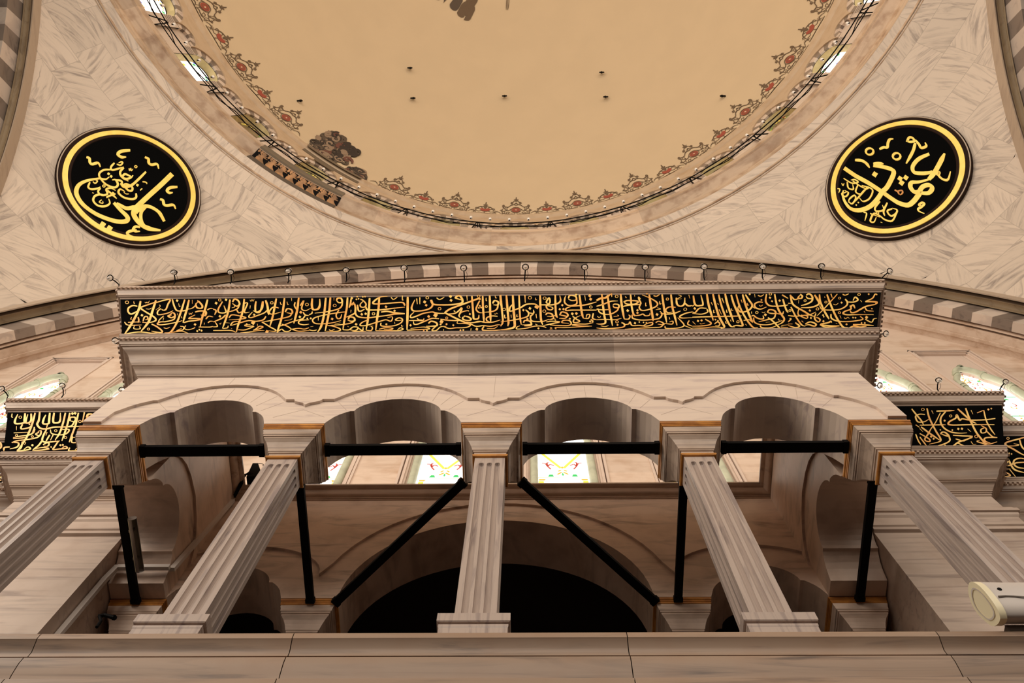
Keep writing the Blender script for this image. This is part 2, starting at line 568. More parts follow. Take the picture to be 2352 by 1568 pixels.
drum_windows = []
for k in range(-7, 8):
    c = k * STEP
    a = math.radians(c)
    base = (15.9 * math.sin(a), YC + 15.9 * math.cos(a), 34.9)
    w = empty('window_%d' % (k + 8), base, 'round-headed drum window under striped voussoirs', 'window', kind='structure')
    v = MB()
    voussoir_arch(v, c, 0, BIGZ, BIGR, 0.70, 11, 15.96, 16.06, 1)
    for s in (-1, 1):
        for j, zz in enumerate((38.9, 39.1, 39.3, 39.5)):    # grooved impost blocks
            v.grid([[cylp(s * x, zz, 15.972, c), cylp(s * x, zz + 0.02, 15.955, c), cylp(s * x, zz + 0.10, 15.955, c), cylp(s * x, zz + 0.12, 15.972, c)] for x in (0.68, 1.02)], mi=1)
        v.grid([[cylp(s * x, 34.9, 15.97, c), cylp(s * x, 39.8, 15.97, c)] for x in (0.66, 1.04)], mi=0)
    v.build('voussoirs', [M['vlight'], M['vdark']], w, base)
    rv = MB()
    pts = [(-0.68, 35.0), (-0.68, 38)] + [(-0.68 * math.cos(PI * i / 16), BIGZ + VR * 0.68 * math.sin(PI * i / 16)) for i in range(17)] + [(0.68, 38), (0.68, 35.0)]
    rv.grid([[cylp(x * 1.03, z, 16.06, c), cylp(x * 0.95, z - 0.04, 16.20, c), cylp(x * 0.86, z - 0.1, 16.38, c)] for x, z in pts])
    rv.build('reveal', M['reveal'], w, base, smooth=50)
    g = MB()
    pw = 0.60
    rows = []
    gp = [(-pw * math.cos(PI * i / 12), BIGZ - 0.1 + VR * pw * math.sin(PI * i / 12)) for i in range(13)]
    g.grid([[cylp(x, 35.0, 16.38, c), cylp(x, z, 16.38, c)] for x, z in gp], mi=0)
    rg = random.Random(k + 50)
    for j in range(26):                                   # coloured leaded pieces
        x, z = rg.uniform(-0.5, 0.5), rg.uniform(36, 40.6)
        if j < 10:
            t = PI * (j + 0.5) / 10
            x, z = -0.46 * math.cos(t), BIGZ - 0.1 + VR * 0.46 * math.sin(t)
        ww, hh = rg.uniform(0.03, 0.09), rg.uniform(0.06, 0.2)
        mi = rg.choice((1, 2, 3, 4, 4, 4) if j < 10 else (1, 2, 3, 5))
        g.add([cylp(x - ww, z, 16.365, c), cylp(x, z - hh, 16.365, c), cylp(x + ww, z, 16.365, c), cylp(x, z + hh, 16.365, c)], [(0, 1, 2, 3)], mi)
    for z in (36.2, 37.4, 38.6, 39.8):                    # glazing bars
        g.grid([[cylp(x, z, 16.36, c), cylp(x, z + 0.04, 16.36, c)] for x in (-pw, 0, pw)], mi=6)
    if abs(k) < 5:                                        # panes with no sky behind them
        g.build('pane', [M['gdim'], M['gdimy'], M['gdimy'], M['ornred'], M['gdimg'], M['ornline'], M['golive']], w, base)
    else:
        g.build('pane', [M['gwhite'], M['gyel'], M['gorange'], M['gred'], M['ggreen'], M['gblue'], M['golive']], w, base)
    # small blind arch to the right of each window
    nb = MB()
    voussoir_arch(nb, c + STEP / 2, 0, SMZ, SMR, 0.33, 7, 15.96, 16.1, 0)
    nb.grid([[cylp(x, 34.9, 15.97, c + STEP / 2), cylp(x, 39.85, 15.97, c + STEP / 2)] for x in (-0.56, -0.33)])
    nb.grid([[cylp(x, 34.9, 15.97, c + STEP / 2), cylp(x, 39.85, 15.97, c + STEP / 2)] for x in (0.33, 0.56)])
    nb.grid([[cylp(x, 34.9, 16.1, c + STEP / 2), cylp(x, 40.7, 16.1, c + STEP / 2)] for x in (-0.4, 0, 0.4)])
    a2 = math.radians(c + STEP / 2)
    nb.build('blind_arch', [M['vlight'], M['vdark']], w, base)
    drum_windows.append(w)

# pendentives: courses of veined marble blocks on the sphere
RMAX = 15.72


def pend_pt(az, el, off=0.0):
    a = math.radians(az)
    rmax = RMAX / max(abs(math.cos(a)), abs(math.sin(a)))
    el = max(el, math.acos(min(rmax / RHO, 1)))
    rr = RHO - off
    return (rr * math.cos(el) * math.sin(a), YC + rr * math.cos(el) * math.cos(a), ZS + rr * math.sin(el))


def pendentive(name, a0, a1, label, seed):
    rg = random.Random(seed)
    mb = MB()
    el1 = math.asin((32.95 - ZS) / RHO)
    step = 0.0465
    j = 0
    el = el1
    while el > 0.30:
        e0 = el - step
        rmid = RHO * math.cos(el - step / 2)
        wdeg = math.degrees(1.95 / rmid)
        a = a0 - rg.uniform(0.0, 0.9) * wdeg
        while a < a1:
            b = a + wdeg * rg.uniform(0.9, 1.1)
            aa, bb = max(a, a0), min(b, a1)
            if bb - aa > 0.05:
                ns, nt_ = 6, 3
                ang = rg.choice((0.12, 0.5, 0.9, 1.25, 1.6, -0.35, -0.8, -1.2))
                ou, ov = rg.uniform(0, 60), rg.uniform(0, 60)
                tone = rg.uniform(-0.07, 0.07)
                grid = [[pend_pt(aa + (bb - aa) * p / ns, e0 + step * q / nt_) for q in range(nt_ + 1)] for p in range(ns + 1)]
                for p in range(ns):
                    for q in range(nt_):
                        quad = [(p, q), (p + 1, q), (p + 1, q + 1), (p, q + 1)]
                        vs = [grid[i][k] for i, k in quad]
                        area = (Vector(vs[2]) - Vector(vs[0])).cross(Vector(vs[3]) - Vector(vs[1])).length
                        if area < 1e-4:
                            continue
                        uvs, cells = [], []
                        for i, k in quad:
                            s, t = (aa + (bb - aa) * i / ns - a) / (b - a), k / nt_
                            x, y = (s - .5) * 1.95, (t - .5) * 1.08
                            # veins bend a little across the block
                            an = ang + 0.35 * (s - 0.5)
                            uvs.append((ou + x * math.cos(an) - y * math.sin(an), ov + x * math.sin(an) + y * math.cos(an)))
                            cells.append((s, t))
                        mb.add(vs, [(0, 1, 2, 3)], 0, tone)
                        mb.uv.append(uvs)
                        mb.cell.append(cells)
            a = b
        el = e0
        j += 1
    return struct(name, mb, M['pend'], label, 'pendentive', smooth=60)


pendentive('wall_pendentive_left', -90, 0, 'curved veined marble pendentive holding the left roundel', 11)
pendentive('wall_pendentive_right', 0, 90, 'curved veined marble pendentive holding the right roundel', 12)

# ------------------------------------------------------------------ the great arches
SA = 1.2647
ARCH_A = [(4.935, 14.2), (4.895, 14.2), (4.895, 13.53), (4.875, 13.53), (4.865, 13.50), (4.865, 13.47), (4.845, 13.46), (4.84, 13.30), (4.825, 13.29), (4.825, 13.14), (4.855, 13.14), (4.855, 14.3), (4.955, 14.3), (4.955, 13.24)]
ARCH_B = [(4.955, 13.24), (4.97, 13.24), (4.985, 13.255), (5.01, 13.265), (5.05, 13.265), (5.09, 13.25), (5.10, 13.235), (5.12, 13.235), (5.13, 13.22), (5.14, 13.22), (5.14, 14.0), (5.175, 14.0)]
ARCH_C = [(5.175, 14.0), (5.175, 12.60), (5.40, 12.60)]
ARCH_D = [(5.40, 12.60), (5.40, 13.4), (5.445, 13.4), (5.445, 12.64), (5.46, 12.61), (5.49, 12.61), (5.495, 12.64), (5.495, 13.4), (5.54, 13.4), (5.54, 12.63), (5.66, 12.62), (5.74, 12.62), (5.745, 12.60), (5.82, 12.60),
          (5.825, 12.62), (5.90, 12.63), (5.97, 12.63), (6.05, 12.63)]


def arch_rows(prof, t0, t1, n):
    rows = []
    for k in range(n + 1):
        t = t0 + (t1 - t0) * k / n
        rows.append([(r * SA * math.sin(t), y * SA, ZS + r * SA * math.cos(t)) for y, r in prof])
    return rows


def great_arch():
    a = MB()
    a.grid(arch_rows(ARCH_A, -1.45, 1.45, 120), mi=0)
    a.grid(arch_rows(ARCH_B, -1.45, 1.45, 120), mi=1)
    dt = 0.0369
    rg = random.Random(5)
    for i in range(-38, 39):
        a.grid(arch_rows(ARCH_C, (i - .5) * dt, (i + .5) * dt, 3), mi=3 if i % 2 == 0 else 2, tone=rg.uniform(-0.15, 0.15))
    d = MB()
    d.grid(arch_rows(ARCH_D, -1.45, 1.45, 120), mi=0)
    return a, d


a, d = great_arch()
front_arch = struct('trim_3', a, [M['archm'], M['tanmould'], M['vlight'], M['vdark']], 'great arch over the loggia with striped marble voussoirs', 'arch', smooth=30)
front_soff = struct('trim_4', d, M['tymp'], 'deep stained soffit of the great arch over the loggia', 'arch soffit', smooth=30)
rotc = Matrix.Translation((0, YC, 0))
for nm, ang, side in (('trim_5', 90, 'left'), ('trim_7', -90, 'right')):
    mtx = rotc @ Matrix.Rotation(math.radians(ang), 4, 'Z') @ rotc.inverted()
    for src, nn, what in ((front_arch, nm, 'striped marble side arch at the %s edge of the view'), (front_soff, 'trim_%d' % (int(nm[-1]) + 1), 'soffit of the %s side arch')):
        o = src.copy()
        COL.objects.link(o)
        o.name = nn
        o.matrix_world = mtx
        o['label'] = what % side

# ------------------------------------------------------------------ window wall behind the loggia
WXS = [-12.3, -9.72, -6.75, -3.87, -1.22, 1.22, 3.87, 6.75, 9.70, 12.18]
HW, WZ0, WZ1 = 0.88, 15.62, 24.17
mb = MB()
mb.box(-17, 17, 7.85, 8.6, 14.95, 15.55)
edges = [-17.5]
for x in WXS:
    edges += [x - HW, x + HW]
edges.append(17.5)
rg = random.Random(9)
for i in range(0, len(edges), 2):
    x0, x1 = edges[i], edges[i + 1]
    z = 15.3
    while z < 24.17:
        z1 = min(z + rg.uniform(0.8, 1.3), 24.17)
        if 24.17 - z1 < 0.3:
            z1 = 24.17
        mb.add([(x0, WY, z), (x1, WY, z), (x1, WY, z1), (x0, WY, z1)], [(0, 1, 2, 3)], 0, rg.uniform(-0.08, 0.08))
        z = z1
    mb.add([(x0, WY, 15.3), (x0, WY, 24.17), (x0, WY + .3, 24.17), (x0, WY + .3, 15.3)], [(0, 1, 2, 3)])
    mb.add([(x1, WY, 15.3), (x1, WY, 24.17), (x1, WY + .3, 24.17), (x1, WY + .3, 15.3)], [(0, 3, 2, 1)])
mb.add([(-17.5, WY, 24.17), (17.5, WY, 24.17), (17.5, WY, 33), (-17.5, WY, 33)], [(0, 1, 2, 3)])
for x in WXS:
    mb.add([(x - HW, WY, 24.17), (x + HW, WY, 24.17), (x + HW, WY + .3, 24.17), (x - HW, WY + .3, 24.17)], [(0, 1, 2, 3)])
    mb.add([(x - HW, WY, 15.3), (x + HW, WY, 15.3), (x + HW, WY, WZ0), (x - HW, WY, WZ0)], [(0, 1, 2, 3)])
struct('wall_back', mb, M['tymp'], 'tall stained stone wall of stained-glass windows under the great arch', 'wall')

OGEE = [(0.60, 15.62), (0.60, 18), (0.60, 21.55), (0.585, 21.75), (0.52, 21.95), (0.44, 22.12), (0.36, 22.24), (0.33, 22.38), (0.28, 22.55), (0.18, 22.72), (0.08, 22.80), (0.0, 22.84)]
CURVE = [(-x, z) for x, z in OGEE] + [(x, z) for x, z in OGEE[::-1][1:]]


def frame_bar(mb, x, lo, hi, depth, z1):
    """inverted-U moulding just inside the opening: lo..hi inset from the hole edge"""
    for s in (-1, 1):
        xa, xb = sorted((x + s * (HW - lo), x + s * (HW - hi)))
        mb.box(xa, xb, depth, WY + .29, WZ0, z1 - lo)
    mb.box(x - HW + lo, x + HW - lo, depth, WY + .29, z1 - hi, z1 - lo)


WN = {0: 'leftmost tall stained-glass window, above the left inscription band', 9: 'tall stained-glass window above the right inscription band',
      1: 'window half hidden by the left end of the loggia cornice', 8: 'window half hidden by the right end of the loggia cornice'}
for i, x in enumerate(WXS):
    w = empty('window_%d' % (16 + i), (x, WY, WZ0), WN.get(i, 'stained-glass window seen through the loggia arches'), 'window', kind='structure')
    O = (x, WY, WZ0)
    fr = MB()
    frame_bar(fr, x, 0.0, 0.05, WY - 0.03, WZ1)
    frame_bar(fr, x, 0.075, 0.13, WY - 0.01, WZ1)
    frame_bar(fr, x, 0.13, 0.17, WY + 0.03, WZ1)
    fr.grid([[(x + cx, WY + .1, cz), (x + cx, WY + .1, 24.05)] for cx, cz in CURVE])
    for s in (-1, 1):
        fr.box(x + s * 0.74 - 0.13, x + s * 0.74 + 0.13, WY + .1, WY + .28, WZ0, 24.0)
    fr.build('window_frame', M['frame'], w, O)
    fr = MB()
    fr.grid([[(x + cx, WY + .1, cz), (x + cx * .99, WY + .28, cz)] for cx, cz in CURVE])
    fr.build('window_reveal', M['frame'], w, O, smooth=40)
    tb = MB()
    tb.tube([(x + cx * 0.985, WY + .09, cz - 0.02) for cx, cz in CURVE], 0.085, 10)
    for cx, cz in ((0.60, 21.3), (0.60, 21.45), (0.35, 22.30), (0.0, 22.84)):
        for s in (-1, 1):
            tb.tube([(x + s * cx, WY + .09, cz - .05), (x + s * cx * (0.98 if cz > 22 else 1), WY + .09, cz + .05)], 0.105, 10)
    tb.build('arch_moulding', M['glasstint'], w, O, smooth=50)
    g = MB()
    gy = WY + 0.26
    g.grid([[(x + cx, gy, WZ0), (x + cx, gy, cz)] for cx, cz in CURVE if cz > 20])
    P = lambda X, Y: (x + (X - 677) / 733.0, gy - 0.012, 16.28 + (670 - Y) / 277.0)

    def poly(pts, mi):
        n = len(pts)
        g.add([P(*p) for p in pts], [tuple(range(n))], mi)

    def line(p, q, wd, mi):
        dx, dy = q[0] - p[0], q[1] - p[1]
        dx, dy = dx / 733, dy / 287
        l = math.hypot(dx, dy)
        wd *= 1.5
        ox, oy = -dy / l * wd * 733, dx / l * wd * 287
        poly([(p[0] - ox, p[1] - oy), (q[0] - ox, q[1] - oy), (q[0] + ox, q[1] + oy), (p[0] + ox, p[1] + oy)], mi)

    blue = 5 if i in (3, 6) else 6
    rep = 0
    for base in (0, -760, -1180, -1560):
        B = lambda X, Y: (X, Y + base)
        for s in (-1, 1):
            e = lambda X: 677 + s * (X - 677)
            if base == 0:
                poly([(e(970), 645), (e(1045), 645), (e(1045), 700), (e(960), 700)], 1)
                poly([(e(935), 620), (e(1040), 620), (e(1040), 640), (e(960), 640)], 2)
                line((e(1000), 250), (e(700), 475), .022, 1)
                for q in range(5):
                    poly([(e(1055), 640 - 75 * q), (e(1100), 640 - 75 * q), (e(1100), 600 - 75 * q), (e(1055), 600 - 75 * q)], blue)
            poly([B(e(810), 590), B(e(905), 590), B(e(880), 560), B(e(830), 560)], 4)
            pts = [(800, 440), (860, 420), (900, 450), (930, 410), (985, 405)]
            for p, q in zip(pts, pts[1:]):
                line(B(e(p[0]), p[1]), B(e(q[0]), q[1]), .011, 3)
            pts = [(850, 490), (895, 455), (910, 400), (880, 395)]
            for p, q in zip(pts, pts[1:]):
                line(B(e(p[0]), p[1]), B(e(q[0]), q[1]), .012, 3)
            line(B(e(700), 500), B(e(745), 520), .014, 2)
            line(B(e(760), 560), B(e(690), 530), .016, 2)
            line(B(e(830), 525), B(e(1040), 515), .008, 6)
            line(B(e(1090), 500), B(e(1090), 250), .01, 6)
        poly([B(650, 470), B(677, 450), B(705, 470), B(677, 482)], 2)
        poly([B(660, 560), B(677, 535), B(695, 560), B(677, 585)], 4)
        line(B(250, 600), B(1100, 600), .006, 2)
    # upper field near the ogee head
    up = random.Random(4 + i)
    for q in range(34):
        X, Z = up.uniform(-0.5, 0.5), up.uniform(19.2, 22.4)
        if abs(X) > 0.56 - max(0, Z - 21.5) * 0.3:
            continue
        a0 = up.uniform(0, 6.28)
        for e2 in range(4):
            a1 = a0 + 0.9
            p, q2 = (X + .06 * math.cos(a0), Z + .10 * math.sin(a0)), (X + .06 * math.cos(a1), Z + .10 * math.sin(a1))
            line(((p[0]) * 733 + 677, 670 - (p[1] - 15.8) * 287), ((q2[0]) * 733 + 677, 670 - (q2[1] - 15.8) * 287), .011, up.choice((3, 3, 2, 1)) if e2 == 0 else 3 if q % 2 else 2)
            a0 = a1
    for Z in (18.7, 19.15, 20.4):
        line((260, 670 - (Z - 15.8) * 287), (1094, 670 - (Z - 15.8) * 287), .018, 1 if Z < 19 else 4)
    for s in (-1, 1):
        line((677 + s * 60, 670 - (22.35 - 15.8) * 287), (677 + s * 200, 670 - (22.2 - 15.8) * 287), .03, 4)
        line((677 + s * 150, 670 - (18.3 - 15.8) * 287), (677 + s * 380, 670 - (18.9 - 15.8) * 287), .04, 1)
    g.build('pane', [M['gwhite'], M['gyel'], M['gorange'], M['gred'], M['ggreen'], M['gblue'], M['gcyan']], w, O)

# ------------------------------------------------------------------ entablature with the inscription band
UPPER = [(-0.55, 15.56), (1.085, 15.56), (1.10, 15.54), (1.10, 15.475), (1.075, 15.465), (1.075, 15.395), (1.06, 15.385), (1.055, 15.36), (1.03, 15.33), (1.005, 15.28), (1.005, 15.262), (0.985, 15.255), (0.985, 15.235),
         (0.965, 15.23), (0.952, 15.225), (0.948, 15.205), (0.937, 15.20)]
PANEL = [(0.937, 15.20), (0.552, 14.26)]
LOWER = [(0.552, 14.26), (0.565, 14.255), (0.575, 14.24), (0.575, 14.20), (0.560, 14.19), (0.560, 14.16), (0.545, 14.15), (0.545, 14.105), (0.515, 14.095), (0.515, 14.03), (0.50, 14.02), (0.478, 13.975), (0.46, 13.97), (0.453, 13.955),
         (0.425, 13.95), (0.415, 13.93), (0.37, 13.905), (0.33, 13.885), (0.31, 13.865), (0.285, 13.835), (0.25, 13.77), (0.215, 13.725), (0.195, 13.705), (0.195, 13.69), (0.172, 13.685), (0.172, 13.665),
         (0.15, 13.655), (0.115, 13.61), (0.075, 13.56), (0.06, 13.545), (0.06, 13.525), (0.042, 13.52), (0.042, 13.50), (0.022, 13.49), (0.02, 13.455), (0.0, 13.44)]


def ent_path(part, o):
    if part == 'centre':
        return [(-(AW + o), 6.73 - o), (-(AW + o), AY - o), (AW + o, AY - o), (AW + o, 6.73 - o)]
    s = -1 if 'left' in part else 1
    if part.startswith('far'):
        p = [(s * 19.0, 7.33 - o), (s * (8.18 + o), 7.33 - o)]
    else:
        p = [(s * (8.18 + o), 7.33 - o), (s * (8.18 + o), 6.73 - o), (s * (AW + o), 6.73 - o)]
    return p if s < 0 else p[::-1]


def sweep_ent(mb, prof, part, tone=0.0):
    rows = [[(x, y, z) for x, y in ent_path(part, o)] for o, z in prof]
    rows = [list(r) for r in zip(*rows)]
    if part != 'centre' or prof is PANEL:
        mb.grid(rows, tone=tone)
        return
    # the front is laid in long blocks of slightly different marble
    cuts = [(-4.3, 0.03), (-0.62, -0.02), (1.93, -0.20), (4.4, 0.05)] if prof is LOWER else [(-4.9, -0.10), (-3.55, 0.06), (-2.0, -0.06), (0.1, 0.05), (1.62, -0.10), (3.9, 0.06), (5.3, -0.08)]
    mb.grid(rows[0:2])
    prev = rows[1]
    for x, tn in cuts:
        cur = [(x, p[1], p[2]) for p in rows[1]]
        mb.grid([prev, cur], tone=tn)
        prev = cur
    mb.grid([prev, rows[2]], tone=0.02)
    mb.grid(rows[2:4])


def dentils(mb, part, o, z0, z1, pitch=0.082, slant=0.02):
    p = ent_path(part, o)
    for (xa, ya), (xb, yb) in zip(p, p[1:]):
        l = math.hypot(xb - xa, yb - ya)
        n = int(l / pitch)
        dx, dy = (xb - xa) / l, (yb - ya) / l
        nx, ny = dy, -dx                    # outward
        for k in range(n):
            s0, s1 = (k + .22) * l / n, (k + .74) * l / n
            vs = []
            for z in (z0, z1):
                sl = slant if z == z1 else 0
                for s, q in ((s0, 0.0), (s1, 0.0), (s1, 0.032), (s0, 0.032)):
                    vs.append((xa + dx * (s + sl) + nx * q, ya + dy * (s + sl) + ny * q, z))
            mb.add(vs, [(0, 1, 2, 3), (7, 6, 5, 4), (2, 6, 7, 3), (1, 5, 6, 2), (3, 7, 4, 0)], tone=0.12)


NAMES = {'centre': ('loggia front', 9), 'left': ('wall left of the loggia', 10), 'right': ('wall right of the loggia', 11), 'far_left': ('stepped-back wall at the far left', 12), 'far_right': ('stepped-back wall at the far right', 13)}
PANELS = {}
for part_, (where, no) in NAMES.items():
    mb = MB()
    sweep_ent(mb, UPPER, part_)
    dentils(mb, part_, 1.075, 15.40, 15.462)
    struct('trim_%d' % no, mb, M['cornice'], 'upper marble cornice with rope bead over the inscription, %s' % where, 'cornice', smooth=35)
    mb = MB()
    sweep_ent(mb, LOWER, part_)
    dentils(mb, part_, 0.515, 14.035, 14.09)
    struct('trim_%d' % (no + 10), mb, M['cornice'], 'lower marble cornice with cove below the inscription, %s' % where, 'cornice', smooth=35)
    p = ent_path(part_, 0.75)
    base = (sum(q[0] for q in p) / len(p), sum(q[1] for q in p) / len(p), 14.26)
    lab = {'centre': 'long black panel with gold Arabic lettering across the loggia front', 'left': 'black panel with gold Arabic lettering on the wall left of the loggia',
           'right': 'black panel with gold Arabic lettering on the wall right of the loggia', 'far_left': 'sliver of black and gold inscription at the far left edge',
           'far_right': 'black and gold inscription on the set-back wall at the far right edge'}[part_]
    e = empty('inscription_band', base, lab, 'inscription', 'inscription bands')
    mb = MB()
    sweep_ent(mb, PANEL, part_)
    mb.build('panel', M['black'], e, base)
    PANELS[part_] = (e, base)

# ------------------------------------------------------------------ loggia: arcades
LOBE = [(1.0, 0.0), (0.958, 0.12), (0.915, 0.235), (0.85, 0.34), (0.77, 0.43), (0.715, 0.475), (0.655, 0.48), (0.64, 0.56), (0.60, 0.65), (0.54, 0.735), (0.47, 0.805), (0.38, 0.87), (0.28, 0.92), (0.15, 0.965), (0.0, 0.98)]


def lobe_curve(c, half, h=0.99):
    left = [(c - half * x, ZC0 + z * h) for x, z in LOBE]
    right = [(c + half * x, ZC0 + z * h) for x, z in LOBE[::-1][1:]]
    return left + right


def arcade(mb, curves, x0, x1, f0, f1, ztop, P, tone=None):
    """wall with openings. P(s, d, z) maps along / depth / height to a point"""
    xs = [x0]
    prev = x0
    for c in curves:
        a, b = c[0][0], c[-1][0]
        for d in (f0, f1):
            mb.add([P(prev, d, ZC0), P(a, d, ZC0), P(a, d, ztop), P(prev, d, ztop)], [(0, 1, 2, 3)])
        mb.add([P(prev, f0, ZC0), P(a, f0, ZC0), P(a, f1, ZC0), P(prev, f1, ZC0)], [(0, 1, 2, 3)])
        for d in (f0, f1):
            for (p, q) in zip(c, c[1:]):
                if abs(q[0] - p[0]) > 1e-6:
                    mb.add([P(p[0], d, p[1]), P(q[0], d, q[1]), P(q[0], d, ztop), P(p[0], d, ztop)], [(0, 1, 2, 3)])
        mb.grid([[P(p[0], f0, p[1]), P(p[0], f1, p[1])] for p in c], tone=0.0)
        prev = b
    for d in (f0, f1):
        mb.add([P(prev, d, ZC0), P(x1, d, ZC0), P(x1, d, ztop), P(prev, d, ztop)], [(0, 1, 2, 3)])
    mb.add([P(prev, f0, ZC0), P(x1, f0, ZC0), P(x1, f1, ZC0), P(prev, f1, ZC0)], [(0, 1, 2, 3)])
    for s in (x0, x1):
        mb.add([P(s, f0, ZC0), P(s, f1, ZC0), P(s, f1, ztop), P(s, f0, ztop)], [(0, 1, 2, 3)])
    mb.add([P(x0, f0, ztop), P(x1, f0, ztop), P(x1, f1, ztop), P(x0, f1, ztop)], [(0, 1, 2, 3)])


def relief(mb, bound, f0, f1, ztop, P):
    """raised spandrel panel above the lower boundary polyline"""
    for (p, q) in zip(bound, bound[1:]):
        if abs(q[0] - p[0]) > 1e-6:
            mb.add([P(p[0], f0, p[1]), P(q[0], f0, q[1]), P(q[0], f0, ztop), P(p[0], f0, ztop)], [(0, 1, 2, 3)])
        mb.add([P(p[0], f0, p[1]), P(q[0], f0, q[1]), P(q[0], f1, q[1]), P(p[0], f1, p[1])], [(0, 1, 2, 3)])


PX = [-5.39, -2.775, 0.0, 2.775, 5.39]
PF = lambda s, d, z: (s, d, z)
bays = [(-4.085, 0.88), (-1.388, 0.963), (1.388, 0.963), (4.085, 0.88)]
curves = [lobe_curve(c, h) for c, h in bays]
mb = MB()
arcade(mb, curves, -AW, AW, AY, 5.28, 13.46, PF)
EXT = [(-1.0, 12.43), (-0.94, 12.52), (-0.86, 12.64), (-0.74, 12.79), (-0.58, 12.93), (-0.38, 13.04), (-0.18, 13.095), (0, 13.11)]
EXT = EXT + [(-x, z) for x, z in EXT[::-1][1:]]
SHIELD = [(-.21, 12.43), (-.21, 12.405), (-.185, 12.36), (-.12, 12.31), (-.05, 12.275), (0, 12.20), (.05, 12.275), (.12, 12.31), (.185, 12.36), (.21, 12.405), (.21, 12.43)]
bd = [(-AW, 11.58), (-5.52, 11.58), (-5.50, 11.95), (-5.36, 12.19), (-5.27, 12.30), (-5.12, 12.43)]
for i, (c, h) in enumerate(bays):
    k = 1.0 if i in (1, 2) else 0.97
    bd += [(c + x * k, z) for x, z in EXT]
    if i < 3:
        bd += [(PX[i + 1] + x, z) for x, z in SHIELD]
bd += [(5.12, 12.43), (5.27, 12.30), (5.36, 12.19), (5.50, 11.95), (5.52, 11.58), (AW, 11.58)]
relief(mb, bd, AY - 0.045, AY, 13.46, PF)
for s in (-1, 1):
    mb.add([(s * AW, AY - .045, 11.58), (s * AW, AY, 11.58), (s * AW, AY, 13.46), (s * AW, AY - .045, 13.46)], [(0, 1, 2, 3)])
struct('wall_loggia_front', mb, M['arcade'], 'pale marble front of the loggia with four lobed arches', 'arcade')
fr_ = D.objects['wall_loggia_front']
mb = MB()
for c, h in bays:
    for i in range(1, 12):
        t = PI * i / 12
        if i in (1, 11):
            continue
        p = (c - h * 0.98 * math.cos(t) * (1 if 3 < i < 9 else .92), ZC0 + 0.965 * math.sin(t))
        q = (c - 1.06 * math.cos(t) * 1.02, ZC0 + 0.2 + 1.30 * math.sin(t))
        mb.bar((p[0], AY - .0005, p[1] + .03), (q[0], AY - .0005, min(q[1], 13.05)), .006, .003, up=(0, 1, 0))
for x in (-4.2, -1.45, 0.0, 1.52, 4.15):
    mb.bar((x, AY - .0455, 13.11 if abs(x) > .5 else 12.45), (x, AY - .0455, 13.43), .006, .003, up=(0, 1, 0))
for x in PX[1:4]:
    for sg in (-1, 1):
        mb.bar((x, AY - .0005, 12.10), (x + sg * .37, AY - .0005, 11.80), .006, .003, up=(0, 1, 0))
mb.build('mortar_joints', M['joint'], fr_)
# attic behind the inscription band
mb = MB()
mb.box(-AW, AW, AY + .02, 5.45, 13.46, 15.555)
struct('wall_loggia_attic', mb, M['inner'], 'marble attic behind the long inscription panel', 'wall')

# side walls of the loggia
for s, nm in ((-1, 'left'), (1, 'right')):
    mb = MB()
    PS = lambda y, d, z, s=s: (s * d, y, z)
    arcade(mb, [lobe_curve(6.30, 0.84, 0.90)], 5.45, 7.55, INX, AW, 14.93, PS)
    ex = [(5.45, 12.42), (5.50, 12.52), (5.62, 12.70), (5.80, 12.85), (6.05, 12.96), (6.43, 13.03), (6.80, 12.96), (7.05, 12.85), (7.24, 12.70), (7.36, 12.52), (7.40, 12.42)]
    relief(mb, ex, INX - 0.04, INX, 14.9, PS)
    struct('wall_loggia_%s' % nm, mb, M['inner'], 'inner marble side wall of the loggia with a small arch, %s side' % nm, 'wall')

# rear arcade
mb = MB()
big = [(2.365 * math.cos(PI - PI * i / 36), ZC0 + 2.40 * math.sin(PI * i / 36)) for i in range(37)]
cs = [lobe_curve(-4.085, 0.875, 0.92), big, lobe_curve(4.085, 0.875, 0.92)]
arcade(mb, cs, -5.78, 5.78, REARY, 8.25, 14.93, PF)
ell = [(-2.755 * math.cos(PI * i / 30), ZC0 + 2.97 * math.sin(PI * i / 30)) for i in range(31)]
ell = [p for p in ell if p[1] > 12.2]
sm = [(-1.27 * math.cos(PI * i / 20), 12.16 + 0.86 * math.sin(PI * i / 20)) for i in range(21)]
bd = [(-4.04 + x, z) for x, z in sm if x > -0.9] + ell + [(4.04 + x, z) for x, z in sm if x < 0.9]
relief(mb, bd, REARY - 0.045, REARY, 14.9, PF)
struct('wall_rear', mb, M['inner'], 'rear marble wall of the loggia with a wide dark arch', 'wall')

# inner cornice under the open top
ICOR = [(0.0, 14.66), (0.02, 14.665), (0.02, 14.685), (0.04, 14.69), (0.04, 14.71), (0.07, 14.72), (0.10, 14.75), (0.125, 14.80), (0.14, 14.815), (0.14, 14.83), (0.17, 14.84), (0.195, 14.87), (0.21, 14.875), (0.21, 14.92), (0.0, 14.93)]
mb = MB()
rows = []
for o, z in ICOR:
    rows.append([(-(INX - o), 5.46, z), (-(INX - o), REARY - 0.045 - o, z), (INX - o, REARY - 0.045 - o, z), (INX - o, 5.46, z)])
mb.grid([list(r) for r in zip(*rows)])
struct('trim_30', mb, M['cornice'], 'dark moulded cornice round the open top inside the loggia', 'cornice', smooth=35)

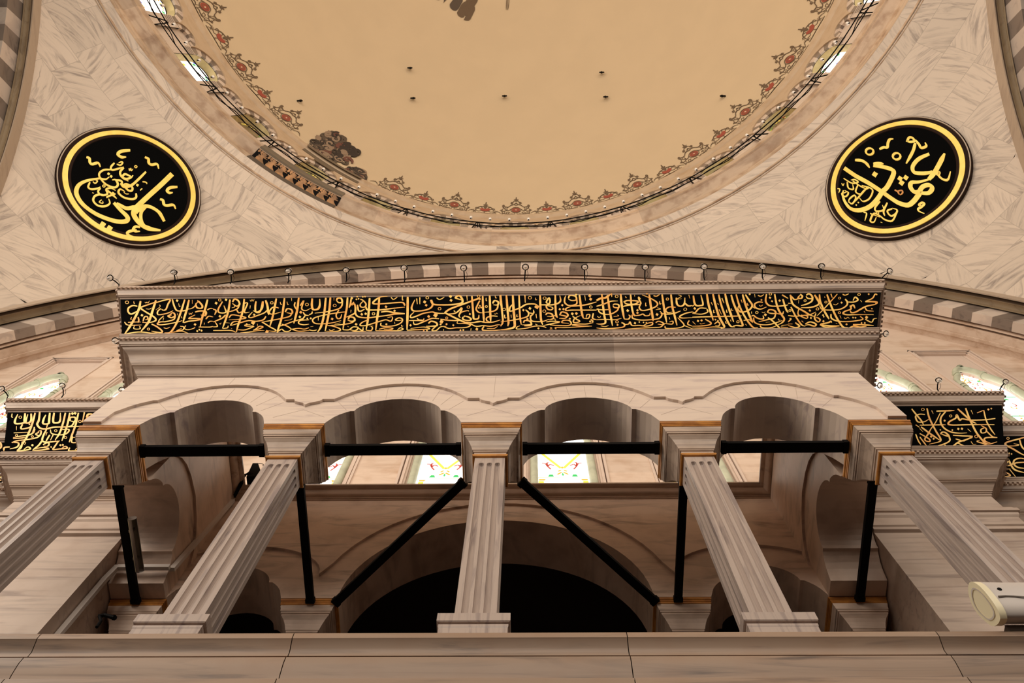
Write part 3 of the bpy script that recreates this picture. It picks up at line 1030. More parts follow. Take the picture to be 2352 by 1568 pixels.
# walls either side, string courses
for s, nm in ((-1, 'left'), (1, 'right')):
    mb = MB()

    def bx(xa, xb, y0, y1, z0, z1):
        a, b = sorted((s * xa, s * xb))
        mb.box(a, b, y0, y1, z0, z1)
    bx(5.80, 8.18, 6.73, 8.4, 4.0, 13.46)
    bx(5.80, 8.18, 6.75, 8.4, 13.40, 15.55)
    bx(8.18, 19.0, 7.33, 8.6, 4.0, 13.46)
    bx(8.18, 19.0, 7.35, 8.6, 13.40, 15.55)
    STR = [(0, 13.02), (0.03, 13.0), (0.03, 12.97), (0.06, 12.95), (0.085, 12.86), (0.10, 12.85), (0.10, 12.77), (0.07, 12.76), (0.06, 12.70), (0.03, 12.66), (0.03, 12.45), (0.055, 12.44), (0.055, 12.39), (0.03, 12.37), (0.03, 12.33), (0.05, 12.32), (0.05, 12.26), (0.0, 12.24)]
    rows = []
    for o, z in STR:
        p = [(s * 19, 7.33 - o, z), (s * (8.18 + o), 7.33 - o, z), (s * (8.18 + o), 6.73 - o, z), (s * 5.80, 6.73 - o, z)]
        rows.append(p if s < 0 else p[::-1])
    mb.grid([list(r) for r in zip(*rows)])
    struct('wall_%s' % nm, mb, M['wall'], 'banded marble wall beside the loggia, %s side' % nm, 'wall')

# unlit gallery room behind the rear arcade, floors
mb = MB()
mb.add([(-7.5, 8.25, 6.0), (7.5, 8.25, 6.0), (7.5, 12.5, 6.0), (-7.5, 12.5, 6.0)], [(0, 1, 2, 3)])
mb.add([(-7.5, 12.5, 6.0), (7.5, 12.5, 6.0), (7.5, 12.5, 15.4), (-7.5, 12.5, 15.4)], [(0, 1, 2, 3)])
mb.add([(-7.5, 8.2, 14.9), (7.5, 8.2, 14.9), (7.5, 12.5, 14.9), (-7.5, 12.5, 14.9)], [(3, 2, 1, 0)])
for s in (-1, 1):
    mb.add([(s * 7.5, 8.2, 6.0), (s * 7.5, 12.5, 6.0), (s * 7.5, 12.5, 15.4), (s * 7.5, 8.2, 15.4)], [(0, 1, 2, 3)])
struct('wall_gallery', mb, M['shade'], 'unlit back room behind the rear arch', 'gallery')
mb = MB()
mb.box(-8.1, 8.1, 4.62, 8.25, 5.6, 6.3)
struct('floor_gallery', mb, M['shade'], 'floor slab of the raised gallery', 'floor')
mb = MB()
mb.add([(-19, -28, -1.6), (19, -28, -1.6), (19, 8.4, -1.6), (-19, 8.4, -1.6)], [(0, 1, 2, 3)])
struct('floor', mb, M['carpet'], 'dark red carpeted floor of the prayer hall', 'floor')

# parapet ledge in long blocks
LEDGE = [(4.95, 6.52), (4.53, 6.52), (4.51, 6.51), (4.505, 6.49), (4.505, 6.435), (4.515, 6.425), (4.55, 6.36), (4.565, 6.33), (4.565, 6.275), (4.60, 6.27), (4.60, 6.245), (4.55, 6.24), (4.535, 6.22), (4.535, 6.15), (4.54, 6.12),
         (4.56, 6.03), (4.575, 5.985), (4.575, 5.965), (4.54, 5.955), (4.53, 5.94), (4.53, 5.84), (4.555, 5.83), (4.555, 5.2), (4.95, 5.2)]
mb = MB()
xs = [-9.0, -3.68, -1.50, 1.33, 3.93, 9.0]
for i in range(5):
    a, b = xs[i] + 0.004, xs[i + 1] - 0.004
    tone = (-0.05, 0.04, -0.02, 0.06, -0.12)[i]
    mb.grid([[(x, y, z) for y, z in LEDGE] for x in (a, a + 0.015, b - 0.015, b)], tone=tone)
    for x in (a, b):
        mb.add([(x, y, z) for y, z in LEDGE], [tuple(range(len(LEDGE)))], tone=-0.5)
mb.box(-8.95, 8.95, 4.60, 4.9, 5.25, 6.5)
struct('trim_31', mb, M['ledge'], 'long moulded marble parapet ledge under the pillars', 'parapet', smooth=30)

# ------------------------------------------------------------------ pillars
CAP = [(0.205, 10.93), (0.215, 10.95), (0.215, 10.985), (0.232, 10.995), (0.232, 11.02), (0.245, 11.03), (0.255, 11.07), (0.275, 11.13), (0.305, 11.19), (0.335, 11.225), (0.350, 11.24), (0.350, 11.265), (0.366, 11.27),
       (0.366, 11.30), (0.378, 11.31), (0.384, 11.36), (0.398, 11.40), (0.398, 11.425)]
GLO = [(0.20, 10.855), (0.225, 10.86), (0.236, 10.875), (0.236, 10.895), (0.226, 10.905), (0.226, 10.92), (0.205, 10.93)]
GUP = [(0.398, 11.425), (0.408, 11.43), (0.408, 11.455), (0.400, 11.46), (0.413, 11.47), (0.413, 11.495), (0.405, 11.50), (0.422, 11.515), (0.426, 11.53), (0.426, 11.555), (0.2, 11.557)]


def fluted_shaft(mb, half, z0, z1, fz0, fz1):
    """square shaft with three round-ended flutes cut in every face"""
    fw, fd = 0.034, 0.045
    cs = (-0.105, 0.0, 0.105)
    xs = [-half]
    for c in cs:
        xs += [c - fw, c - fw * 0.93, c - fw * 0.75, c - fw * 0.4, c, c + fw * 0.4, c + fw * 0.75, c + fw * 0.93, c + fw]
    xs.append(half)

    def depth(x):
        for c in cs:
            if abs(x - c) < fw - 1e-6:
                return fd * (1 - ((x - c) / fw) ** 2) ** 0.5
        return 0.0
    for q in range(4):
        ca, sa = (1, 0, -1, 0)[q], (0, 1, 0, -1)[q]
        rot = lambda x, y: (x * ca - y * sa, x * sa + y * ca)
        rows = []
        for z, k in ((z0, 0), (fz0 - .001, 0), (fz0, 1.0), (fz0 + .012, .8), (fz0 + .025, .4), (fz0 + .037, 0), (fz1 - .037, 0), (fz1 - .025, .4), (fz1 - .012, .8), (fz1, 1.0), (fz1 + .001, 0), (z1, 0)):
            row = []
            end = z < fz0 or z > fz1
            for x in xs:
                dd = depth(x)
                if end or (k > 0.99):
                    dd = 0
                elif k > 0:
                    q = 1 - (1 - (dd / fd) ** 2) - k * k
                    dd = fd * math.sqrt(q) if q > 0 else 0
                px, py = rot(x, -half + dd)
                row.append((px, py, z))
            rows.append(row)
        mb.grid(rows)


def make_pillar():
    t = empty('marble_pillar', (0, 0, 0), '', 'pillar', 'front pillars of the loggia')
    mb = MB()
    fluted_shaft(mb, 0.2, 7.05, 10.86, 7.26, 10.70)
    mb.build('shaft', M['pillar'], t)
    mb = MB()
    mb.square_lathe([(0.20, 7.10), (0.325, 7.09), (0.335, 7.08), (0.335, 6.965), (0.325, 6.955), (0.30, 6.955), (0.30, 6.935), (0.318, 6.93), (0.318, 6.90), (0.312, 6.885), (0.312, 6.52), (0.1, 6.52)])
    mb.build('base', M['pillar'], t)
    mb = MB()
    mb.square_lathe(CAP)
    cap = mb.build('capital', M['cornice'], t, smooth=25)
    mb = MB()
    mb.square_lathe(GUP)
    o = mb.build('gilded_abacus', M['gilt'], cap, smooth=25)
    o['label'] = 'gilded upper fillets'
    mb = MB()
    mb.square_lathe(GLO)
    o = mb.build('gilded_necking', M['gilt'], cap, smooth=25)
    o['label'] = 'gilded lower fillet'
    return t


p0 = make_pillar()
for i, x in enumerate(PX):
    t = p0 if i == 0 else copy_tree(p0)
    t.location = (x, 5.03, 0)
    t['label'] = ['leftmost fluted square pillar, running off the left edge', 'fluted square pillar, second from the left along the parapet', 'central fluted marble pillar in front of the wide dark arch',
                  'fluted square pillar, second from the right along the parapet', 'rightmost fluted square pillar, rising beside the floodlight'][i]


def rear_support(kind):
    t = empty('rear_column' if kind == 'round' else 'rear_pilaster', (0, 0, 0), '', 'column', 'rear supports of the loggia')
    mb = MB()
    if kind == 'round':
        mb.lathe([(0.22, 6.3), (0.21, 10.66), (0.25, 10.68), (0.265, 10.71), (0.25, 10.74), (0.225, 10.75), (0.225, 10.86), (0.25, 10.88)], 32)
    else:
        mb.square_lathe([(0.2, 6.3), (0.2, 10.9)])
    mb.build('shaft', M['inner'], t, smooth=40)
    mb = MB()
    mb.square_lathe([(h, z) for h, z in CAP])
    cap = mb.build('capital', M['inner'], t, smooth=25)
    mb = MB()
    mb.square_lathe(GUP)
    mb.build('gilded_abacus', M['gilt'], cap, smooth=25)['label'] = 'gilded upper fillets'
    return t


for kind, xs_ in (('round', (-2.78, 2.78)), ('square', (-5.355, 5.355))):
    t0 = rear_support(kind)
    for i, x in enumerate(xs_):
        t = t0 if i == 0 else copy_tree(t0)
        t.location = (x, REARY + 0.43, 0)
        side = 'left' if x < 0 else 'right'
        t['label'] = ('round rear column at the %s foot of the wide dark arch' if kind == 'round' else 'rear corner pilaster with gilt abacus, %s inner corner of the loggia') % side

# ------------------------------------------------------------------ iron ties
BZ = 11.40


def tie(a, b, label, w=0.13, h=0.075, plates=True):
    mid = [(p + q) / 2 for p, q in zip(a, b)]
    e = empty('iron_tie_bar', mid, label, 'tie bar', 'iron tie bars of the loggia')
    mb = MB()
    mb.bar(a, b, w, h)
    mb.build('bar', M['iron'], e, mid)
    d = (Vector(b) - Vector(a)).normalized()
    for p, s in ((a, 1), (b, -1)):
        mb = MB()
        q = Vector(p) + d * 0.07 * s
        mb.bar(p, q, w * 1.15, h * 1.25)
        mb.build('end_clamp', M['iron'], e, mid)


for i in range(4):
    tie((PX[i] + .43, 4.96, BZ + .06), (PX[i + 1] - .43, 4.96, BZ + .06), ['black iron tie across the leftmost front arch', 'black iron tie across the front arch left of centre', 'black iron tie across the front arch right of centre', 'black iron tie across the rightmost front arch'][i], 0.15, 0.07)
for x, lab in ((-5.35, 'black iron tie beside the tube lamp, left end of the loggia'), (-2.74, 'black iron tie running back to the left rear column'), (2.70, 'black iron tie running back to the right rear column'), (5.36, 'black iron tie at the right end of the loggia')):
    tie((x, 5.46, BZ + .05), (x, REARY, BZ + .05), lab, 0.115, 0.07)
tie((-0.40, 5.45, BZ + .05), (-2.38, REARY + .02, BZ + .05), 'slanting iron tie from the central pillar to the left rear column', 0.12, 0.07)
tie((0.40, 5.45, BZ + .05), (2.38, REARY + .02, BZ + .05), 'slanting iron tie from the central pillar to the right rear column', 0.12, 0.07)

# ------------------------------------------------------------------ ribbons: pen strokes on any surface


def smooth_path(pts, per=5, closed=False):
    P_ = [np.array(p, float) for p in pts]
    n = len(P_)
    if n < 3:
        return P_
    out = []
    last = n if closed else n - 1
    for i in range(last):
        p0 = P_[i - 1] if (i > 0 or closed) else 2 * P_[0] - P_[1]
        p1, p2 = P_[i], P_[(i + 1) % n]
        p3 = P_[(i + 2) % n] if (i + 2 < n or closed) else 2 * P_[-1] - P_[-2]
        for k in range(per):
            t = k / per
            out.append(0.5 * (2 * p1 + (p2 - p0) * t + (2 * p0 - 5 * p1 + 4 * p2 - p3) * t * t + (3 * p1 - p0 - 3 * p2 + p3) * t ** 3))
    if not closed:
        out.append(P_[-1])
    return out


def ribbon(mb, pts, w, place, nib=None, thin=0.45, taper=(0.6, 0.35), mi=0, per=5, lift=0.0, closed=False):
    """flat pen stroke. place(u, v, lift) maps 2D pen space to 3D. nib: pen angle in radians"""
    path = smooth_path(pts, per, closed)
    n = len(path)
    ls, rs = [], []
    for i, p in enumerate(path):
        a, b = (path[i - 1] if (i or closed) else p), path[(i + 1) % n] if (i < n - 1 or closed) else p
        t = b - a
        l = np.hypot(*t)
        if l < 1e-9:
            t, l = np.array([1.0, 0]), 1.0
        t = t / l
        nn = np.array([-t[1], t[0]])
        k = 1.0
        if nib is not None:
            k = thin + (1 - thin) * abs(math.sin(math.atan2(t[1], t[0]) - nib))
        f = i / max(n - 1, 1)
        if not closed:
            if f < 0.15:
                k *= taper[0] + (1 - taper[0]) * f / 0.15
            if f > 0.75:
                k *= taper[1] + (1 - taper[1]) * (1 - f) / 0.25
        h = 0.5 * w * k
        ls.append(p + nn * h)
        rs.append(p - nn * h)
    rows = [[place(a[0], a[1], 0.0), place(a[0], a[1], lift + 0.002), place(b[0], b[1], lift + 0.002), place(b[0], b[1], 0.0)] for a, b in zip(ls, rs)]
    mb.grid(rows, closed_u=closed, mi=mi)


def blob(mb, pts, place, mi=0, lift=0.003, per=4, smooth=True):
    path = smooth_path(pts, per, True) if smooth else [np.array(p, float) for p in pts]
    mb.add([place(p[0], p[1], lift) for p in path], [tuple(range(len(path)))], mi)


# ------------------------------------------------------------------ painted border of the dome
def motif_place(cx):
    sx, sy = 0.00303, 0.0097

    def f(X, Y, lift):
        s, t = (X - cx) * sx, 0.25 + (490 - Y) * sy
        return dome_pt(math.degrees(s / DR), t, 0.03 + lift)
    return f


MED = [[9, 415, 487, 675, 490, 935, 487], [13, 430, 482, 540, 486, 675, 486, 800, 486, 920, 482],
       [10, 690, 472, 735, 448, 790, 458, 835, 432, 805, 402, 765, 412], [11, 745, 330, 795, 368, 830, 362, 868, 330, 885, 285],
       [11, 735, 245, 770, 272, 805, 298, 850, 295, 890, 278], [9, 885, 290, 893, 340, 915, 372, 898, 415, 905, 462], [9, 835, 372, 880, 388, 945, 368],
       [9, 905, 462, 868, 438, 830, 458, 775, 448], [14, 675, 130, 678, 165, 674, 200], [9, 676, 150, 695, 172, 715, 165], [9, 676, 185, 705, 190, 735, 212, 762, 228],
       [10, 675, 262, 715, 250, 745, 262], [9, 720, 215, 745, 240, 735, 258], [9, 810, 300, 830, 325, 815, 350], [9, 920, 445, 950, 415, 985, 404, 1020, 416, 1055, 448],
       [7, 985, 404, 982, 385], [10, 640, 250, 675, 225, 710, 250], [8, 775, 412, 800, 440, 790, 462], [8, 860, 335, 850, 312, 862, 296], [8, 690, 420, 700, 450, 690, 475], [8, 870, 440, 855, 410, 870, 390]]
MEDB = [[868, 268, 885, 258, 908, 270, 905, 300, 880, 312, 870, 292], [815, 352, 835, 350, 845, 368, 825, 380], [650, 175, 676, 160, 702, 178, 676, 196], [740, 215, 760, 208, 772, 232, 752, 236],
        [895, 365, 930, 355, 915, 385], [880, 425, 905, 415, 900, 445]]
TUL = [[10, 1040, 468, 1250, 462, 1460, 468], [13, 1252, 228, 1256, 290, 1250, 350], [10, 1252, 290, 1275, 275, 1290, 285], [11, 1252, 335, 1280, 310, 1305, 312], [10, 1290, 345, 1330, 318, 1360, 330, 1390, 350],
       [9, 1335, 368, 1385, 345, 1412, 352, 1400, 375, 1382, 362], [10, 1300, 312, 1345, 322, 1395, 380, 1420, 430, 1440, 452], [8, 1310, 400, 1345, 420, 1390, 410, 1405, 425], [9, 1250, 415, 1252, 440, 1250, 462], [8, 1420, 430, 1440, 400, 1425, 385]]
TULB = [[1228, 300, 1250, 262, 1278, 300, 1265, 345, 1240, 345]]
RED = [[1170, 362, 1205, 348, 1250, 362, 1300, 346, 1336, 364, 1312, 402, 1250, 416, 1192, 402]]


def pairs(l):
    return [(l[i], l[i + 1]) for i in range(0, len(l) - 1, 2)]


def painted_motif(name, strokes, blobs, cx, red):
    pl = motif_place(cx)
    mb = MB()
    for st in strokes:
        p = pairs(st[1:])
        ribbon(mb, p, st[0] * 1.0, lambda x, y, l: pl(x, y, l), per=4, taper=(.8, .6))
        ribbon(mb, [(2 * cx - x, y) for x, y in p], st[0] * 1.0, pl, per=4, taper=(.8, .6))
    for b in blobs:
        p = pairs(b)
        blob(mb, p, pl, 0)
        blob(mb, [(2 * cx - x, y) for x, y in p], pl, 0)
    if red == 'oval':
        ell = lambda rx, ry: [(cx + rx * math.cos(2 * PI * i / 24), 360 + ry * math.sin(2 * PI * i / 24)) for i in range(24)]
        ribbon(mb, ell(84, 58), 9, pl, closed=True, per=1)
        blob(mb, ell(70, 47), pl, 1, 0.002, smooth=False)
        ribbon(mb, ell(44, 30), 6, pl, closed=True, per=1, lift=0.006)
        blob(mb, ell(16, 11), pl, 2, 0.006, smooth=False)
    else:
        for b in RED:
            blob(mb, pairs(b), pl, 1)
    return mb.build(name, [M['ornline'], M['ornred'], M['dome']], ceiling)


med = painted_motif('painted_medallion', MED, MEDB, 675, 'oval')
tul = painted_motif('painted_tulip', TUL, TULB, 1250, 'tulip')
for k in range(-7, 8):
    for src, off in ((med, 0), (tul, STEP / 2)):
        az = k * STEP + off
        if src is med and k == 0:
            continue
        if -39.6 < az < -27.0:
            continue
        mtx = rotc @ Matrix.Rotation(math.radians(-az), 4, 'Z') @ rotc.inverted()
        if src is tul and k == 0:
            src.matrix_world = mtx
            continue
        o = src.copy()
        COL.objects.link(o)
        o.parent = ceiling
        o.matrix_world = mtx

# older painted scrollwork left exposed at the foot of the dome
rg = random.Random(21)
mb = MB()


def old_place(az, up, lift):
    return dome_pt(az, up, 0.04 + lift)


def fill_poly(mb, pts, mi):
    path = smooth_path(pts, 5, True)
    n_ = 40
    us = np.linspace(min(p[0] for p in path), max(p[0] for p in path), n_)
    m = len(path)
    for a_, b_ in zip(us, us[1:]):
        cols = []
        for u in (a_ + 1e-6, b_ - 1e-6):
            xs_ = []
            for i in range(m):
                p, q = path[i], path[(i + 1) % m]
                if (p[0] - u) * (q[0] - u) < 0:
                    xs_.append(p[1] + (q[1] - p[1]) * (u - p[0]) / (q[0] - p[0]))
            cols.append((min(xs_), max(xs_)) if xs_ else (0, 0))
        mb.grid([[old_place(u, lo + (hi - lo) * k / 12, 0) for k in range(13)] for u, (lo, hi) in zip((a_, b_), cols)], mi=mi)


def curl(mb, az, up, r, turns, a0, w, mi, sgn):
    pts = []
    for i in range(14):
        f = i / 13
        rr = r * (1 - 0.85 * f)
        a = a0 + sgn * turns * 2 * PI * f
        pts.append((az + math.degrees(rr * math.cos(a) / DR), up + 1.7 * rr * math.sin(a)))
    ribbon(mb, pts, math.degrees(w / DR), old_place, per=2, mi=mi, taper=(1, .5), lift=.015 + rg.uniform(0, .02))


OLD = [(-37.9, -0.3), (-38.9, 1.4), (-38.8, 3.2), (-36.6, 4.0), (-34.4, 4.2), (-32.6, 3.2), (-32.2, 2.2), (-33.5, 1.0), (-33.2, -0.1), (-35.0, -0.4)]
fill_poly(mb, OLD, 0)
fill_poly(mb, [(-31.2, -0.4), (-31.1, 1.0), (-29.6, 1.9), (-27.9, 1.5), (-27.2, 0.6), (-28.0, -0.3)], 0)
for k in range(96):
    big_ = k < 76
    if big_:
        az, up = rg.uniform(-39.0, -32.2), rg.uniform(-0.1, 4.2)
        if up > 4.6 + (az + 36) * 0.25 and az < -36:
            up *= .7
        if az > -33.8 and up < 1.2:
            az -= 2
    else:
        az, up = rg.uniform(-30.8, -27.8), rg.uniform(-0.1, 1.5)
    curl(mb, az, up, rg.uniform(0.14, 0.34), rg.uniform(.8, 1.5), rg.uniform(0, 6.28), rg.uniform(0.05, 0.11), rg.choice((1, 2, 2, 3, 0, 1)), rg.choice((-1, 1)))
mb.build('old_painted_scrollwork', [M['dark'], M['scrolldark'], M['scrolltan'], M['scrollred']], ceiling)

# crown ornament painted high in the dome
mb = MB()
for az0, up0, n, sp in ((-36.5, 18.3, 12, 5.5), (-5.8, 20.6, 8, 2.0)):
    for k in range(n):
        az, up = az0 + rg.uniform(-sp, sp) * 1.6, up0 + rg.uniform(0, 1.8)
        pts = [(az + math.degrees(.32 * (1 - .8 * i / 9) * math.cos(k + 7.0 * i / 9) / 5.0), up + .32 * (1 - .8 * i / 9) * math.sin(k + 7.0 * i / 9)) for i in range(10)]
        ribbon(mb, pts, math.degrees(0.055 / 5), old_place, per=2, mi=k % 2, taper=(1, .4))
for d_ in (-0.8, 0, 0.8):
    ribbon(mb, [(-5.8 + d_, 20.6), (-5.8 + d_ * 1.1, 19.9), (-5.8 + d_ * .6, 19.4)], 0.35, old_place, per=3, mi=1)
mb.build('painted_crown_scrolls', [M['dark'], M['ornline'], M['ornred']], ceiling)

# dark drum strip and lotus moulding where the old decoration survives
mb = MB()
mb.grid([[cylp(0, z, 15.885, a) for z in (41.62, 42.17)] for a in np.linspace(-38.2, -27.6, 14)])
mb.grid([[cylp(0, z, r, a) for r, z in ((15.885, 41.3), (15.885, 41.66))] for a in np.linspace(-35.6, -31.9, 6)])
mb.grid([[cylp(0, z, r, a) for r, z in ((15.72, 42.2), (15.72, 42.5), (15.77, 42.6), (15.77, 42.88))] for a in np.linspace(-38.2, -27.6, 14)])
mb.build('old_painted_strip', M['drumdark'], D.objects['wall_drum'])
LOT = [(15.67, 33.2), (15.64, 33.0), (15.60, 33.05), (15.585, 33.3), (15.58, 33.66)], [(15.66, 33.72), (15.655, 33.84), (15.60, 33.96), (15.50, 34.09), (15.40, 34.19), (15.33, 34.25)], [(15.31, 34.33), (15.24, 34.36), (15.235, 34.74), (15.21, 34.77), (15.21, 34.86)]
mb = MB()
for q, pr_ in enumerate(LOT):
    rows = ring_rows([(r - 0.012, z) for r, z in pr_], -39.0, -25.6, 22)
    mb.grid(rows, mi=(0, 1, 2)[q])


def lot_place(s, t, lift):
    """s metres along, t 0..1 up the cove"""
    p = LOT[1]
    f = max(0, min(0.999, t)) * (len(p) - 1)
    i = int(f)
    r = p[i][0] + (p[i + 1][0] - p[i][0]) * (f - i) - 0.02 - lift
    z = p[i][1] + (p[i + 1][1] - p[i][1]) * (f - i) - lift * .5
    a = math.radians(-38.9) + s / 15.6
    return (r * math.sin(a), YC + r * math.cos(a), z)


n = 8
for k in range(n):
    s0 = 0.10 + k * 0.44
    for j in range(8):
        f = j / 7
        ribbon(mb, [(s0 + 0.42 - .05 * j, 0.05), (s0 + .30 - .03 * j, .35 + .03 * j), (s0 + 0.02 + 0.055 * j, 0.62 + 0.30 * math.sin(f * PI))], 0.085, lot_place, per=3, mi=3, taper=(.6, .3), lift=.01 + .004 * (j % 2))
    for dx in (-.06, .05, .15):
        blob(mb, [(s0 + dx, .70), (s0 + dx + .07, .82), (s0 + dx + .03, 1.0), (s0 + dx - .03, .84)], lot_place, 3, .012)
mb.build('old_lotus_moulding', [M['dark'], M['iron'], M['drumdark'], M['leaf']], D.objects['trim_2'])

# hooks in the dome
HK = MB()
HK.tube([(0, 0, 0), (0, 0, -.25)], 0.06, 8)
HK.tube([(0.12 * math.cos(t), 0, -.33 + .12 * math.sin(t)) for t in np.linspace(0, 2 * PI, 14)], 0.04, 6)
h0 = None
HOOKS = [(943, 156, 'upper of the two hooks left of centre'), (950, 225, 'lower of the two hooks left of centre'), (692, 231, 'hook near the left rim of the dome, by the exposed old scrollwork'), (1159, 220, 'hook at the middle of the bare dome plaster'),
         (1381, 166, 'upper of the two hooks right of centre'), (1390, 222, 'lower of the two hooks right of centre'), (1657, 220, 'hook near the right rim of the dome')]
for u, v, lab in HOOKS:
    d = ray(u, v)
    o_ = ORG - np.array([0, YC, DZ])
    A, B, C_ = d @ d, 2 * o_ @ d, o_ @ o_ - DR ** 2
    p = ORG + d * (-B + math.sqrt(B * B - 4 * A * C_)) / (2 * A)
    o = HK.build('ceiling_hook', M['iron']) if h0 is None else h0.copy()
    if h0 is None:
        h0 = o
    else:
        COL.objects.link(o)
    o.location = p
    tag(o, 'small black ' + lab, 'hook', 'hooks in the dome')

# ------------------------------------------------------------------ roundels
ROUNDELS = {}
for side, az in (('left', -45), ('right', 45)):
    el = math.radians(38.1)
    a = math.radians(az)
    nrm = np.array([math.cos(el) * math.sin(a), math.cos(el) * math.cos(a), math.sin(el)])     # outward
    cen = np.array([0, YC, ZS]) + nrm * (RHO - 0.24)
    inn = -nrm
    e1 = np.array([math.cos(a), -math.sin(a), 0.0])
    e2 = np.cross(nrm, e1)
    RO = 2.30
    PL = lambda r, t, h, cen=cen, e1=e1, e2=e2, inn=inn: cen + e1 * r * math.cos(t) + e2 * r * math.sin(t) + inn * h
    root = empty('calligraphy_roundel', tuple(cen), 'round black and gold calligraphy roundel on the %s pendentive' % side, 'roundel', 'calligraphy roundels')

    def disc(name, mat, prof, label=None):
        mb = MB()
        mb.grid([[PL(r, 2 * PI * k / 96, h) for r, h in prof] for k in range(97)])
        o = mb.build(name, mat, root, tuple(cen), smooth=30)
        if label:
            o['label'] = label
    disc('outer_frame', M['rbrown'], [(RO, -.2), (RO, .0), (RO * .988, .03), (RO * .982, -.02), (RO * .978, .02), (RO * .91, .03)])
    disc('outer_bead', M['archm'], [(RO * .985, .0), (RO * .982, .05), (RO * .968, .05), (RO * .965, .0)], 'pale thin bead')
    disc('gold_ring', M['roundgold'], [(RO * .915, .02), (RO * .912, .06), (RO * .842, .06), (RO * .839, .02)], 'broad bright gold ring')
    disc('inner_frame', M['rbrown'], [(RO * .842, .04), (RO * .805, .05), (RO * .795, .02)])
    disc('black_field', M['black'], [(RO * .80, .03), (RO * .5, .03), (0.01, .03)])
    ROUNDELS[side] = (root, cen, inn, nrm)

# ------------------------------------------------------------------ lamps on the entablature
def make_hook_lamp(L_=0.25):
    t = empty('glass_oil_lamp', (0, 0, 0), '', 'lamp', 'glass lamps on iron hooks')
    mb = MB()
    mb.tube([(0, 0, -.05), (0, -.03, .02), (0, -L_ * .5, .045), (0, -L_ + .05, .04)], 0.011, 8)
    mb.build('bracket', M['iron'], t, smooth=60)
    mb = MB()
    mb.tube([(.056 * math.cos(a), -L_ + .056 * math.sin(a), .04) for a in np.linspace(0, 2 * PI, 25)[:-1]], 0.0085, 8, closed=True)
    mb.build('ring', M['iron'], t, smooth=60)
    mb = MB()
    mb.lathe([(0.003, -.075), (0.018, -.072), (0.03, -.055), (0.043, -.02), (0.05, .03), (0.053, .075), (0.048, .075), (0.044, .03), (0.036, -.02), (0.015, -.06), (0.003, -.062)], 20, (0, -L_, .02))
    mb.build('glass_cup', M['glass'], t, smooth=60)
    mb = MB()
    mb.lathe([(0.002, 0), (.012, 0), (.014, .04), (.004, .045)], 10, (0, -L_, -.02))
    mb.build('bulb_socket', M['white'], t, smooth=60)
    mb = MB()
    mb.tube([(.01, -.02, .0), (.05, -.07, .02), (.055, -.12, .03), (.03, -L_ + .05, .05)], 0.0035, 6)
    mb.build('cable', M['iron'], t)
    return t


LAMPS = [((400, 628), (402, 651)), ((253, 638), (276, 656)), ((530, 625), (531, 650)), ((662, 622), (663, 648)), ((795, 620), (796, 646)), ((928, 615), (930, 645)), ((1065, 615), (1067, 645)), ((1207, 613), (1205, 643)),
         ((1343, 613), (1343, 642)), ((1482, 613), (1481, 642)), ((1617, 612), (1617, 641)), ((1752, 612), (1751, 640)), ((1887, 611), (1885, 639)), ((2037, 628), (2024, 640)),
         ((265, 782), None), ((275, 895), None), ((2035, 766), None), ((2020, 885), None), ((143, 885), (145, 910)), ((5, 893), (20, 912)), ((2155, 877), (2153, 897)), ((2307, 880), (2295, 897))]
ORD = ['first', 'second', 'third', 'fourth', 'fifth', 'sixth', 'seventh']
lamp0 = make_hook_lamp()
for i, (rg_, bs) in enumerate(LAMPS):
    q = at_z(*rg_, 15.63)
    if bs:
        b = at_z(*bs, 15.60)
    else:
        b = np.array([math.copysign(6.86, q[0]), q[1] + 0.02, 15.6])
        q[0] = math.copysign(max(abs(q[0]), 7.05), q[0])
    t = lamp0 if i == 0 else copy_tree(lamp0)
    d = q - b
    t.location = (b[0], b[1], 15.59)
    l = math.hypot(d[0], d[1])
    t.rotation_euler = (0, 0, math.atan2(d[1], d[0]) + PI / 2)
    t.scale = (1, max(0.8, min(1.1, l / .25)), 1)
    if i < 14:
        k = {0: 1, 1: 0}.get(i, i)
        lab = 'glass lamp in an iron ring on the loggia cornice, ' + (ORD[k] + ' from the left end' if k < 7 else ORD[13 - k] + ' from the right end')
    else:
        lab = {14: 'glass lamp on the left return of the loggia, beside the lower cornice', 15: 'glass lamp on the left return of the loggia, in front of the window', 16: 'glass lamp on the right return of the loggia, beside the lower cornice',
               17: 'glass lamp on the right return of the loggia, in front of the window', 18: 'glass lamp on the left wall cornice in front of the leftmost window', 19: 'glass lamp at the left edge of the view, on the left wall cornice corner',
               20: 'glass lamp on the right wall cornice, beside the window frame', 21: 'glass lamp on the outer corner of the right wall cornice'}[i]
    t['label'] = lab

# ------------------------------------------------------------------ lamp rail under the dome
rail = empty('lamp_rail', (0, YC + 15.2, 35.6), 'double black iron rail running round the foot of the drum', 'rail')
RO_ = (0, YC + 15.2, 35.6)
for z, r, rad in ((36.25, 15.2, .024), (35.62, 15.22, .02)):
    mb = MB()
    mb.tube([(r * math.sin(a), YC + r * math.cos(a), z + 0.03 * math.sin(a * 37)) for a in np.radians(np.linspace(-76, 76, 120))], rad, 6)
    mb.build('rail_bar', M['iron'], rail, RO_)
for k in range(-7, 7):
    a = math.radians((k + .5) * STEP)
    P2 = lambda s, r, z: ((r) * math.sin(a + s / 15.2), YC + r * math.cos(a + s / 15.2), z)
    mb = MB()
    mb.tube([P2(-.16, 15.24, 34.88), P2(-.05, 15.26, 36.5), P2(0.04, 15.26, 36.55), P2(.22, 15.24, 34.88)], .024, 6)
    mb.tube([P2(0.0, 15.26, 36.5), P2(0, 15.45, 36.45)], .02, 6)
    mb.build('bracket', M['iron'], rail, RO_)
cab = MB()
